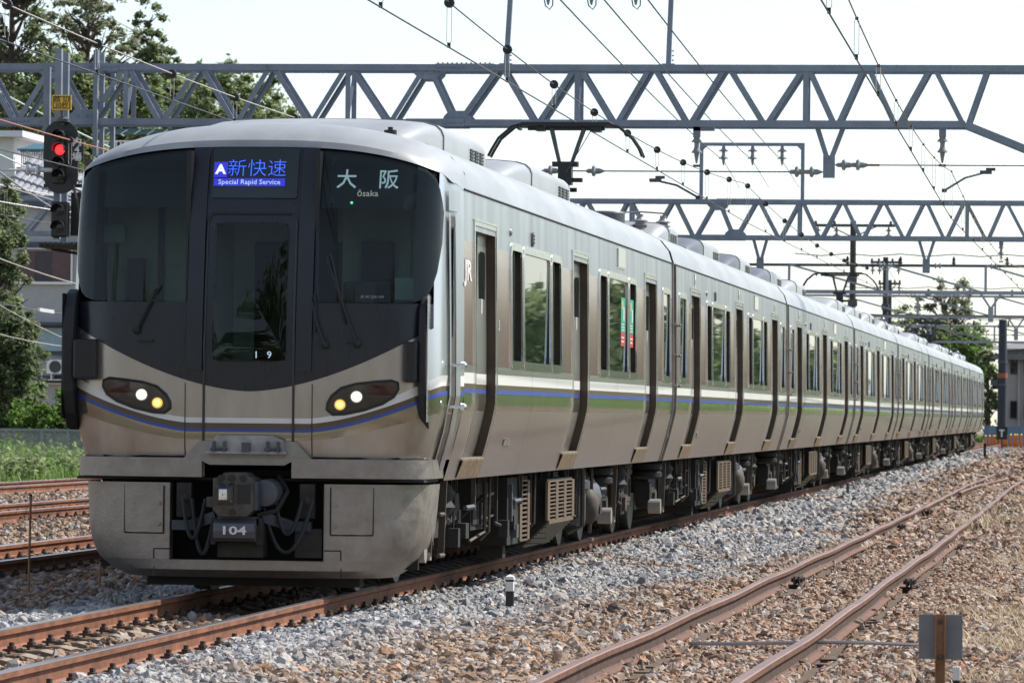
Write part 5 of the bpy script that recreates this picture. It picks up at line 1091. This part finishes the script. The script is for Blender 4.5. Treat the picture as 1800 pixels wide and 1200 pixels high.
def hanger_ins(px, py, Y, lab, n=2, s=1.25, arm=0):
    P = at(px, py, Y); t = thing('suspension_insulator', lab, 'insulator', (P.x, Y, P.z), 'suspension insulators under the gantries'); b = MB(); b.bx(-.06, .06, -.05, .05, -.18, 0)
    if arm: b.bx(-.06, .3, -.05, .05, -.07, 0)
    b.build('bracket', GANTRY, t); insul((0, 0, -.1), n, .10, 'porcelain_discs', t, PORC_G, s=s * .72); MB().box((0, 0, -.1 - n * .2 * s * .72 - .2), (.12, .04, .04)).build('clamp', PEWTER, t); return P
hanger_ins(1225, 223, Y1, 'porcelain insulator hanging left of the insulator frame under the nearest gantry', arm=1); hanger_ins(1657, 222, Y1, 'porcelain insulator hanging under the nearest gantry at far right'); hanger_ins(1760, 420, Y2, 'porcelain insulator hanging under the second gantry at far right', s=1.1)
# plainer pale gantries farther down the line
far = []
for i, (Y, zt, zb, lab) in enumerate(((184, at(1500, 466, 184).z, at(1500, 513, 184).z, 'third gantry, pale open frame just beyond the second one'), (234, at(1600, 520, 234).z, at(1600, 556, 234).z, 'fourth gantry, pale frame crossing the airy tree'), (284, at(1600, 572, 284).z, at(1600, 600, 284).z, 'fifth gantry, pale frame lowest in the row above the tail'))):
    t = thing('overhead_gantry', lab, 'gantry', (0, Y, 0), 'overhead line gantries across the tracks'); x0, x1 = -40 + i * 3, (9.6, 8.8, 7.6)[i]; step = 3.7
    MB().tube([(x0, 0, zt), (x1, 0, zt)], .055, 8).build('top_chord', GANTRY_L if i else PEWTER, t); MB().bx(x0, x1, -.07, .07, zb - .07, zb + .07).build('bottom_chord', GANTRY_L, t)
    k = 0; x = x1 - .4
    while x > x0 and k < 14:
        MB().bx(x - .05, x + .05, -.05, .05, zb, zt).build('upright', GANTRY_L, t); MB().bar((x - step + .05, -.03, zt), (x - .05, -.03, zb), .075, .05, up=(0, 1, 0)).build('brace', GANTRY_L, t); x -= step; k += 1
    zz = zt + .35; b = MB(); b.tube([(x1 - j, 0, zz + (.08 if j % 2 else 0)) for j in range(0, 16)], .02, 5)
    for j in range(1, 15, 2): b.lathe((x1 - j, 0, zt + .05), [(.03, 0), (.09, .05), (.05, .1), (.06, .2), (.02, .3)], 8)
    b.build('busbar', UNDER, t)
    b = MB()
    for j in range(6): b.lathe((x1 - 1.2 - j * 2.1, 0, zt), [(.06, -.12), (.12, -.1), (.12, -.07), (.06, -.05), (.06, .05), (.12, .07), (.12, .1), (.06, .12)], 8, 0, 'x')
    b.build('strain_insulator', PORC_G, t, 40)
    b = MB(); b.bar((x0, 0, -.4), (x0, 0, zt), .3, .3); b.bar((x1, 0, -.4), (x1, 0, zt), .22, .22) if i == 2 else None; b.build('column', PEWTER, t)
    zs_ = zb - .85; b = MB(); b.tube([(x0, .3, zs_), (x1, .3, zs_)], .02, 5); [strain(b, q, .3, zs_, s=1) for q in (-3.2, 1.8, 3.4)]; b.build('span_wire', WIRE, t)
    b = MB(); b.bar((2.4, 0, zb), (2.0, 0, zb - .6), .08, .08); b.bar((1.6, 0, zb), (2.0, 0, zb - .6), .08, .08); b.bx(1.9, 2.1, -.05, .05, zb - 1.1, zb - .55); b.build('drop_bracket', GANTRY_L, t)
# utility poles behind the train
def upole(px, ptop, Y, wpx, lab, arms):
    P = at(px, ptop, Y); t = thing('utility_pole', lab, 'utility pole', (P.x, Y, -.3), 'dark concrete poles behind the train'); h = P.z + .3; r = wpx / F * Y / 2
    MB().tube([(0, 0, 0), (0, 0, h)], [r * 1.15, r * .95], 12).build('pole', M('pole_dark', (.055, .05, .05), .8, var=.25, scale=3), t, 40)
    for dz, L in arms:
        b = MB(); b.bx(-L, L, -.07, .07, h - dz - .06, h - dz + .06); [b.lathe((s, 0, h - dz + .06), [(.06, 0), (.06, .1), (.03, .14)], 8) for s in (-L * .9, -L * .45, L * .45, L * .9)]; [b.bar((s * L * .6, 0, h - dz), (0, 0, h - dz - .5), .05, .05) for s in (-1, 1)]; b.build('crossarm', PEWTER, t)
        for s in (-L * .85, -L * .4, L * .85): insul((s, 0, h - dz - .06), 2, .15, 'insulator', t, PORC_G)
    b = MB(); b.bx(-r * 1.3, r * 1.3, -r * 1.3, r * 1.3, h - 2.6, h - 2.3); b.bx(-r * 1.5, r * 1.5, -r * 1.2, r * 1.2, h - 3.6, h - 3.3); b.build('pole_band', PEWTER, t)
upole(1500, 388, 205, 11, 'tallest dark pole with a crossarm, rising behind the third car roofs', ((.2, 1.75),)); upole(1557, 452, 240, 10, 'dark pole right of the tallest one, with a short crossarm', ((.25, .75),)); upole(1564, 492, 262, 8, 'short dark pole close behind the second dark pole', ((.2, .6),)); upole(1610, 577, 288, 6, 'lowest dark pole stub next to the third pantograph', ((.1, .2),))
P = at(1763, 562, 270); t = thing('line_pole', 'thick dark pole with an orange band in front of the far building', 'pole', (P.x, 270, -.4)); h = P.z + .4
MB().tube([(0, 0, 0), (0, 0, h)], [.28, .23], 14).build('pole', M('pole_blue_black', (.035, .042, .06), .7, var=.2, scale=3), t, 40)
zo = at(1763, 660, 270).z + .4; MB().tube([(0, 0, zo - .13), (0, 0, zo + .13)], .275, 14).build('orange_band', M('orange_paint', (.34, .10, .03), .6), t, 40); b = MB()
for q in (636, 676): zz = at(1763, q, 270).z + .4; b.tube([(0, 0, zz - .06), (0, 0, zz + .06)], .285, 14)
b.box((-.45, 0, zz + .1), (.4, .2, .3)); b.build('pole_band', PEWTER, t)
z = at(1763, 761, 262).z; s_ = thing('track_sign', 'small black sign with a white T shape in front of the thick pole', 'sign', (at(1761, 761, 262).x, 262, -.3)); z += .3; MB().bx(-.3, .3, -.02, .02, z - .33, z + .33).build('sign_plate', BLACK, s_); b = MB(); b.bx(-.14, .14, -.03, -.021, z + .12, z + .2); b.bx(-.04, .04, -.03, -.021, z - .2, z + .12); b.build('sign_symbol', WPAINT, s_); MB().bx(-.04, .04, 0.02, .06, 0, z).build('sign_post', PEWTER, s_)
# ------------------------------------------------------------------ overhead wires
def line_wires(lab, x, ys, zc, zmid, zsup, y0, y1, rings, wm=WIRE, cm=WIRE, zig=.15, span=51, sup=82, big=True, ring_ys=None, rc=.0085, rm=.0075):
    t = thing('overhead_wire', lab, 'overhead wire', (0, 0, 0), 'contact and messenger wires of the tracks')
    Ys = np.arange(y0, y1, 1.5); f = lambda y: ((y - sup) / span) % 1.0
    zx = lambda y: x + zig * (1 - 4 * abs(((y - sup) / (2 * span)) % 1.0 - .5)) * 1.0
    zm = lambda y: zsup - (zsup - zmid) * 4 * f(y) * (1 - f(y))
    MB().tube([(zx(y), y, zc) for y in Ys], rc, 5).build('contact_wire', cm, t); MB().tube([(zx(y), y, zm(y)) for y in Ys], rm, 5).build('messenger_wire', wm, t)
    for y in rings:
        b = MB(); X = zx(y); Zm = zm(y); r = .042 if big else .022
        if big:
            b.lathe((X, y, Zm), [(.018, -.03), (.05, -.03), (.052, .0), (.05, .03), (.018, .03)], 12, 0, 'y')
        else: b.box((X, y, Zm), (.03, .03, .03))
        for s in (-1, 1): b.tube([(X + s * .022, y, Zm - .02), (X + s * .022, y, zc + .06), (X, y, zc + .015)], .0035, 4, 1)
        b.box((X, y, zc + .02), (.03, .04, .05)); b.build('wire_hanger', [BLACK, WIRE_P], t)
line_wires('wires above the train, touching the pantographs', 0.03, None, 4.925, 5.18, 5.62, 8, 300, [41.8, 46.4, 51.2, 55.8, 60.5, 65, 69.6, 74.2, 79, 84, 88.6, 93, 98, 103, 108, 113, 118, 123, 128], sup=88)
line_wires('wires above the rusty siding at the right of the picture', 4.0, None, 4.76, 5.05, 5.55, 8, 260, np.arange(30, 200, 5.2), big=False, zig=.2, cm=WIRE, wm=WIRE_C)
line_wires('pale wires with black rings crossing above the signal at upper left', -4.3, None, 4.98, 5.28, 5.7, 20, 260, [46.5, 50.9, 55.2, 59.4, 64, 69, 74, 79], wm=WIRE_P, sup=82, rc=.008, rm=.0085)
line_wires('orange messenger and dark contact wire passing in front of the red signal', -9.1, None, 5.05, 5.45, 5.75, 20, 260, [66, 71.9, 76.4, 80.8, 86], wm=M('wire_orange', (.45, .17, .09), .5), sup=98, rc=.010, rm=.010)
line_wires('lowest wires over the far left track, behind the signal', -13.9, None, 5.0, 5.35, 5.7, 30, 260, [84, 89, 94, 99], wm=WIRE_P, rc=.010, rm=.010)
for i, (p0, p1, Ya, Yb, m_, r_) in enumerate((((0, 452, ), (130, 494), 100, 108, WIRE_P, .014), ((0, 530), (112, 548), 100, 104, WIRE, .014), ((0, 534), (110, 590), 100, 104, WIRE_P, .012), ((0, 585), (112, 605), 104, 108, WIRE_P, .010), ((0, 352), (150, 372), 110, 112, WIRE, .016), ((0, 300), (90, 360), 95, 99, GANTRY_L, .02), ((10, 165), (205, 262), 120, 124, M('guy_green', (.45, .56, .52), .5), .024), ((0, 270), (140, 330), 118, 120, MATS['guy_green'], .02), ((0, 322), (160, 352), 118, 122, WIRE_P, .012))):
    A, B = at(*p0, Ya), at(*p1, Yb); e = (B - A); A = A - e * .3; B = B + e * .5; o = MB().tube([A + (B - A) * k + Vector((0, 0, -.25 * (k - k * k))) for k in np.linspace(0, 1, 9)], r_, 5).build('utility_wire', m_)
    tag(o, ['upper pale cable crossing the brown shutters of the grey house', 'dark cable with a white sleeve in front of the grey house', 'pale cable sagging towards the black hood of the cab', 'lowest pale cable in front of the curtained window', 'dark cable below the tiled roof', 'thin grey stay wire left of the signal', 'thick pale green stay crossing the girder at upper left', 'second pale green stay below the orange wire', 'thin pale cable between the signal and the tiled roof'][i], 'cable', 'cables in front of the houses')
A = at(68, 544, 102); o = MB().bar(A, at(93, 548, 102.4), .075, .075).build('cable_sleeve', WPAINT); tag(o, 'white sleeve clamped on the dark cable in front of the grey house', 'cable sleeve')
t = thing('strain_insulator', 'pair of pale disc insulators left of the signal board', 'insulator', at(52, 299, 80)); MB().lathe((0, 0, 0), [(.02, -.5), (.02, -.06), (.095, -.05), (.10, -.02), (.04, 0), (.04, .1)], 14, 0, 'x').build('disc', PORC, t, 40); MB().lathe((.14, 0, 0), [(.04, -.02), (.095, -.01), (.10, .02), (.04, .05), (.04, .2), (.02, .4)], 14, 0, 'x').build('disc', PORC, t, 40); MB().tube([(-3, 0, .02), (-.4, 0, 0)], .012, 5).build('rod', WIRE, t)
# ------------------------------------------------------------------ colour light signal
YS = 80.0
S = lambda px, py, Y=YS: at(px, py, Y)
P = S(107, 276); t = thing('railway_signal', 'black oval signal board showing one red light, upper left', 'railway signal', (P.x, YS, P.z)); px_ = F / YS
def lp(px, py): q = S(px, py); return q.x - P.x, q.z - P.z
b = MB(); hw, hh = 31.5 / px_, 66 / px_; pts = [(hw * math.cos(a), (hh - hw) + hw * math.sin(a)) for a in np.linspace(0, math.pi, 15)] + [(hw * math.cos(a), -(hh - hw) + hw * math.sin(a)) for a in np.linspace(math.pi, 2 * math.pi, 15)]
b.prism([(x, 0, z) for x, z in pts], (0, .04, 0)); b.build('back_board', BLACK, t, 30)
RED = M('signal_red', (.8, .02, .02), .4, emit=(1, .03, .035), es=1.6); LENS = M('signal_lens_dark', (.03, .03, .032), .15)
MB().bx(*[v for v in (lp(97, 0)[0], lp(117, 0)[0])], -.10, 0, lp(0, 322)[1], lp(0, 230)[1]).build('lamp_case', M('signal_case', (.022, .022, .024), .5), t, 0, .02)
for py in (241, 264, 288, 310):
    x, z = lp(107.5, py); red = py == 264; MB().lathe((x, -.1, z), [(.085, 0), (.08, -.015), (.05, -.03), (.003, -.035)], 18, 0, 'y').build('signal_lamp', RED if red else LENS, t, 50)
    b = MB(); rows = [[(x + .10 * math.cos(a), yy, z + .10 * math.sin(a) + .01) for a in np.linspace(-.3, math.pi + .3, 14)] for yy in (-.1, -.3)]; b.grid(rows); b.build('hood', BLACK, t, 40)
x0, z0 = lp(122, 284); x1, z1 = lp(148, 244); pl = MB().bx(x0, x1, -.03, -.005, z0, z1).build('name_plate', BLACK, t)
for k, ch in enumerate('内4場'): text('plate_lettering', ch, .15, WPAINT, pl, ((x0 + x1) / 2 + .01, -.036, z1 - .065 - k * .125), (R(90), 0, 0), sx=1.15, bold=.004)
t2 = thing('railway_signal', 'small two lamp shunting signal below the oval board', 'railway signal', (S(104, 385).x, YS + .1, S(104, 385).z))
MB().bx(-.14, .14, -.12, .1, -.30, .29).build('lamp_case', BLACK, t2, 0, .02)
for z in (-.14, .14): MB().lathe((0, -.12, z), [(.09, 0), (.085, -.015), (.003, -.03)], 16, 0, 'y').build('signal_lamp', LENS, t2, 50); b = MB(); b.grid([[(.11 * math.cos(a), yy, z + .11 * math.sin(a)) for a in np.linspace(-.2, math.pi + .2, 12)] for yy in (-.12, -.3)]); b.build('hood', BLACK, t2, 40)
mast = thing('signal_mast', 'blue-grey steel posts carrying the oval signal and its small platform', 'signal mast', (0, YS, 0))
for (px, pt, pb, Y) in ((100, 86, 420, YS + .25), (112, 93, 430, YS + .75), (82, 118, 236, YS + .4)):
    a = S(px, pt, Y); c = S(px, pb, Y); MB().bar((c.x, Y - YS, c.z), (c.x, Y - YS, a.z), .11, .11).build('post', GANTRY, mast)
a = S(76, 421); c = S(150, 437); b = MB(); b.bx(a.x, c.x + 1.4, -.3, .9, c.z, c.z + .07)
for k in range(24): b.bx(a.x + k * .09, a.x + k * .09 + .04, -.32, -.3, c.z + .01, c.z + .09)
b.bar((a.x + .1, .2, c.z), (a.x + .8, .2, c.z - .12), .05, .05); b.build('platform', UNDER, mast)
a = S(115, 350); b = MB(); b.bx(a.x + .05, a.x + .35, .2, .25, a.z - .6, a.z + .12); b.bx(a.x - .4, a.x + .3, .1, .16, a.z + .2, a.z + .26); b.tube([(a.x + .12, 0, a.z + .3), (a.x + .2, -.05, a.z), (a.x + .3, 0, a.z - .75)], .025, 6); b.build('bracket', UNDER, mast)
m2 = thing('gantry_post', 'pair of posts passing through the nearest gantry right of the yellow sign', 'post', (0, Y1, 0))
for (px, pt, pb, dy) in ((167, 88, 275, -.4), (178, 93, 290, .35), (197, 128, 300, .8)):
    a = S(px, pt, Y1 + dy); c = S(px, pb, Y1 + dy); MB().bar((c.x, dy, c.z), (c.x, dy, a.z), .075, .09).build('post', GANTRY, m2)
t = thing('warning_sign', 'small yellow sign with black border and Japanese lettering above the signal', 'sign', (S(110.5, 181).x, YS - .1, S(110.5, 181).z)); YEL = M('sign_yellow', (.85, .50, .03), .45)
hw, hh = 18 / px_, 13.4 / px_; MB().bx(-hw, hw, 0, .02, -hh, hh).build('sign_plate', YEL, t)
b = MB(); w_ = .012; [b.bx(*q, -.004, 0, *r) for q, r in (((-hw + .022, hw - .022), (hh - .034, hh - .022)), ((-hw + .022, hw - .022), (-hh + .022, -hh + .034)), ((-hw + .022, -hw + .034), (-hh + .022, hh - .022)), ((hw - .034, hw - .022), (-hh + .022, hh - .022)))]; b.build('sign_border', BLACK, t)
text('sign_lettering', '踏 切', .118, BLACK, t, (0, -.006, .048), (R(90), 0, 0)); text('sign_lettering', '30秒', .118, BLACK, t, (0, -.006, -.052), (R(90), 0, 0))
b = MB(); b.tube([(0, .03, -hh), (.02, .03, -hh - .25)], .03, 8); b.lathe((.03, 0, -hh - .17), [(.03, -.05), (.09, -.03), (.10, .02), (.04, .06)], 12); b.build('sign_bracket', PEWTER, t, 40)
# ------------------------------------------------------------------ houses, fences
GREYW = M('house_grey', (.40, .40, .41), .85, var=.06, scale=3, bump=.1, bscale=20); SHUT = M('shutter_brown', (.10, .06, .06), .6, var=.15, scale=3); EAVE = M('eave_slate', (.06, .075, .11), .6); TILE = M('roof_tile', (.22, .23, .25), .5, var=.15, scale=3); CURT = M('curtain_blue', (.30, .42, .46), .8, var=.1, scale=6); DARKF = M('window_frame_dark', (.05, .05, .055), .5)
YH = 150.0
H = lambda px, py, Y=YH: at(px, py, Y)
ho = thing('grey_house', 'pale grey house with tiled roof and brown shutters behind the fence at left', 'house', (H(60, 700).x, YH, -.3)); ox = ho.location.x
def hb(name, px0, px1, py0, py1, y0, y1, mat, parent=ho):
    a, c = H(px0, py0), H(px1, py1); return MB().bx(a.x - ox, c.x - ox, y0, y1, c.z + .3, a.z + .3).build(name, mat, parent)
a = H(-60, 760); w1 = H(260, 380); zt_ = H(24, 345).z + .3
b = MB(); L_ = [(-60, 760), (260, 760), (260, 440), (150, 395), (24, 345), (24, 355), (-60, 355)]
pl_ = [(H(*q).x - ox, 0, H(*q).z + .3) for q in ((-60, 775), (260, 775), (260, 425), (24, 343), (-60, 343))]; b.prism(pl_, (0, 7, 0)); b.build('wall', GREYW, ho)
rf = MB(); A, B = H(18, 338), H(270, 428); rf.bar((A.x - ox, -.25, A.z + .3), (B.x - ox, -.25, B.z + .3), .3, .16, up=(0, 1, 0)); roof = rf.build('roof_verge', EAVE, ho)
b = MB(); C_, D_ = H(32, 333), H(270, 372); n_ = 24                # tiled slope above the verge: rows of half round tiles
for k in range(n_):
    f = k / n_; p = (A.x + (B.x - A.x) * f - ox, A.z + (B.z - A.z) * f + .3 + .1)
    for r in range(4): b.tube([(p[0], -.2 + r * .9, p[1] + r * .28), (p[0], .75 + r * .9, p[1] + r * .28 + .24)], [.17, .145], 8)
b.build('roof_tile', TILE, ho, 50)['kind'] = 'stuff'
b = MB(); b.add([(A.x - ox, -.2, A.z + .3), (B.x - ox, -.2, B.z + .3), (B.x - ox, 3.6, B.z + 1.35), (A.x - ox, 3.6, A.z + 1.35)], [(0, 1, 2, 3)]); b.build('roof', TILE, ho)
hb('string_course', 16, 260, 425, 434, -.15, 0, EAVE); hb('string_course', 16, 260, 436, 439, -.12, 0, WPAINT)
o = hb('shutter', 31, 62, 441, 494, -.06, 0, SHUT); hb('shutter', 62.5, 92, 441, 494, -.05, 0, M('shutter_dark', (.055, .045, .055), .6, var=.15)); hb('shutter', 92.5, 123, 441, 494, -.06, 0, SHUT)
hb('window_sill', 28, 128, 495, 500, -.14, 0, WPAINT); hb('downpipe', 126, 128, 436, 500, -.1, -.04, WPAINT); hb('awning', 14, 50, 559, 563, -.4, 0, EAVE); hb('awning', 44, 160, 566, 572, -.45, 0, EAVE)
o = hb('window', 52, 160, 573, 620, -.05, 0, DARKF); hb('curtain', 55, 112, 576, 617, -.06, -.052, CURT, o); o = hb('window', 30, 44, 571, 592, -.05, 0, DARKF); hb('pane', 31.5, 42, 573, 590, -.06, -.052, DKGLASS, o); hb('window_sill', 50, 160, 620, 624, -.14, 0, EAVE)
hb('ledge', -10, 180, 659, 670, -.35, 0, EAVE); hb('ledge', -10, 180, 672, 676, -.2, 0, WPAINT); o = hb('window', 10, 24, 362, 396, -.05, 0, EAVE)
ac = thing('outdoor_unit', 'white air conditioner unit on a bracket at the grey house wall', 'air conditioner', (H(100, 646).x, YH - .5, H(100, 646).z)); MB().bx(-.16 * 1.0, .75, -.3, .2, -.2, .24).build('casing', WPAINT, ac, 0, .02); MB().lathe((.12, -.3, .02), [(.19, 0), (.19, -.02), (.15, -.015), (.02, -.01)], 18, 0, 'y').build('fan_grille', DARKF, ac, 40); b = MB(); b.bx(-.05, -.01, -.2, .45, -.36, -.2); b.bx(-.3, .7, -.2, .1, -.4, -.37); b.build('stand', WPAINT, ac)
w0 = thing('white_building', 'white flat roofed building with balcony railing, above the tiled roof at far left', 'building', (H(40, 300, 172).x, 172, -.3)); ox2 = w0.location.x
def wb(name, px0, px1, py0, py1, y0, y1, mat, parent=w0):
    a, c = at(px0, py0, 172), at(px1, py1, 172); return MB().bx(a.x - ox2, c.x - ox2, y0, y1, c.z + .3, a.z + .3).build(name, mat, parent)
wb('wall', -40, 22, 238, 420, 0, 6, M('house_white', (.62, .62, .63), .8, var=.05)); wb('roof_slab', -40, 46, 231, 242, -.6, 6, M('slab_white', (.66, .67, .70), .7)); wb('wall', 22, 90, 292, 420, .5, 6, M('house_pinkish', (.45, .41, .42), .8, var=.06))
for k in range(13): wb('baluster', 34 + k * 3.2, 35 + k * 3.2, 266, 292, .3, .36, PEWTER)
wb('handrail', 32, 76, 264, 266.5, .28, .38, PEWTER)
tl = thing('teal_canopy', 'teal canopy roof with white brackets behind the signal board', 'canopy', (at(60, 250, 168).x, 168, at(60, 262, 168).z)); TEAL = M('teal_metal', (.05, .14, .18), .5, .2)
b = MB(); b.add([(-.6, 0, 0), (.45, 0, -.02), (.35, 1.2, .26), (-.2, 1.2, .26)], [(0, 1, 2, 3)]); b.bx(-.6, .45, -.04, 0, -.06, .0); b.build('roof_sheet', TEAL, tl); b = MB()
for k in range(2): b.bar((-.45 + k * .5, .2, -.3), (-.25 + k * .5, .2, 0), .03, .03); b.bar((-.05 + k * .5, .2, -.3), (-.25 + k * .5, .2, 0), .03, .03)
b.build('bracket', WPAINT, tl)
tl = thing('teal_canopy', 'long teal roof edge below the girder, between the signal and the cab roof', 'canopy', (at(165, 225, 175).x, 175, at(165, 236, 175).z)); b = MB(); b.bx(0, 9, 0, .2, 0, .10); b.bx(0, 9, 0, 3, .16, .2); b.build('roof_sheet', TEAL, tl); b = MB(); [b.bar((k * .5, -.02, 0), (k * .5 + .25, -.02, .16), .03, .03) for k in range(18)]; b.build('bracket', WPAINT, tl); b = MB(); [b.bx(k * .16, k * .16 + .04, .1, .14, -.95, -.25) for k in range(40)]; b.bx(0, 6.4, .08, .16, -.27, -.22); b.build('railing', WPAINT, tl)
# wire mesh fence on the left
A, B = at(-15, 754, 121), at(175, 761, 119); t = thing('mesh_fence', 'grey wire mesh fence with posts between the weeds and the bushes', 'fence', (A.x, 120, -.35)); Lf = B.x - A.x; hf = A.z + .35
m = bpy.data.materials.new('chain_link'); m.use_nodes = True; nt_ = m.node_tree; bs = nt_.nodes['Principled BSDF']; bs.inputs['Base Color'].default_value = (.34, .34, .36, 1); bs.inputs['Roughness'].default_value = .5; bs.inputs['Metallic'].default_value = .3
MESHW = m; b = MB(); k = -hf
while k < Lf:                                                       # crossing wires
    x0 = max(0, k); x1 = min(Lf, k + hf); b.bar((x0, 0, x0 - k), (x1, 0, x1 - k), .012, .012); b.bar((x0, .01, hf - (x0 - k)), (x1, .01, hf - (x1 - k)), .012, .012); k += .065
b.build('wire_mesh', MESHW, t)['kind'] = 'stuff'
MB().bx(0, Lf, -.03, .03, hf - .03, hf + .03).build('top_rail', PORC_G, t)
x = .15
while x < Lf: MB().bx(x - .03, x + .03, -.04, .04, 0, hf).build('fence_post', PORC_G, t); x += .68
# far right: building, blue fence, orange stakes
YB = 300.0; bd = thing('concrete_building', 'weathered concrete building with window bays at the right edge', 'building', (at(1772, 700, YB).x, YB, -.4)); ob = bd.location.x
CW = M('concrete_weathered', (.42, .38, .35), .9, var=.14, scale=.8); B_ = lambda px, py: (at(px, py, YB).x - ob, at(px, py, YB).z + .4)
def bb(name, px0, px1, py0, py1, y0, y1, mat, parent=bd): a, c = B_(px0, py0), B_(px1, py1); return MB().bx(a[0], c[0], y0, y1, c[1], a[1]).build(name, mat, parent)
bb('wall', 1770, 1990, 612, 800, 0, 14, CW); b = MB(); b.add([(B_(1760, 606)[0] - .5, -.8, B_(1760, 616)[1]), (B_(2000, 560)[0], -.8, B_(2000, 602)[1]), (B_(2000, 560)[0], 15, B_(2000, 602)[1] + .6), (B_(1760, 606)[0] - .5, 15, B_(1760, 616)[1] + .6)], [(0, 1, 2, 3)]); b.bx(B_(1752, 0)[0], B_(2000, 0)[0], -.9, 0, B_(0, 616)[1], B_(0, 608)[1]); b.build('roof', M('roof_grey', (.17, .17, .18), .8, var=.15), bd)
for k in range(8):
    for (t0, t1) in ((626, 657), (704, 735)):
        p = 1776 + k * 26; o = bb('window', p, p + 11, t0, t1, -.12, 0, DARKF); bb('pane', p + 1, p + 5, t0 + 2, t1 - 2, -.15, -.125, DKGLASS, o); bb('pane', p + 6, p + 10, t0 + 2, t1 - 2, -.15, -.125, DKGLASS, o)
    bb('pilaster', 1790 + k * 26, 1793 + k * 26, 618, 790, -.3, 0, CW)
    bb('downpipe', 1796 + k * 26, 1797 + k * 26, 618, 790, -.4, -.3, PORC_G)
BLUEF = M('blue_fence', (.17, .24, .34), .6, var=.15, scale=2); A = at(1733, 748, 285); B = at(1840, 748, 280); t = thing('panel_fence', 'blue-grey panel fence in front of the far building', 'fence', (A.x, 283, -.4)); Lf = 14; hf = A.z + .4; k = 0
while k < 14: MB().bx(k * 1.0 + .02, k * 1.0 + .98, -.03, .03, 0, hf - .08).build('fence_panel', BLUEF, t); MB().bx(k * 1.0 - .04, k * 1.0 + .04, -.07, .05, 0, hf).build('fence_post', BLUEF, t); k += 1
MB().bx(0, 14, -.05, .05, hf - .08, hf).build('top_rail', BLUEF, t)
ORG = M('orange_stake', (.55, .22, .06), .6, var=.3, scale=4)
stake_pos = [(1733 + k * 6.2, 766 - (k > 6) * 2, 790 - k * .0) for k in range(12)]
for k, (px, p0, p1) in enumerate(stake_pos):
    P = at(px, p0, 268); h = P.z + .4; t = thing('orange_stake', 'orange stake before the blue-grey fence, ' + ['first and closest to the tail of the train', 'second from the tail of the train', 'third from the tail of the train', 'fourth from the tail of the train', 'fifth from the tail, just left of the pole', 'sixth from the tail, just right of the pole', 'seventh from the tail of the train', 'eighth from the tail of the train', 'ninth from the tail of the train', 'tenth from the tail of the train', 'eleventh from the tail of the train', 'last one, at the frame edge'][k], 'stake', (P.x, 268 + .3 * (k % 3), -.4), 'orange stakes before the far fence'); MB().tube([(0, 0, 0), (.03 * (k % 3 - 1), 0, h)], [.10, .075], 6).build('stake', ORG, t); MB().tube([(.03 * (k % 3 - 1), 0, h), (.03 * (k % 3 - 1), 0, h + .06)], [.08, .03], 6).build('stake_cap', YEL, t)
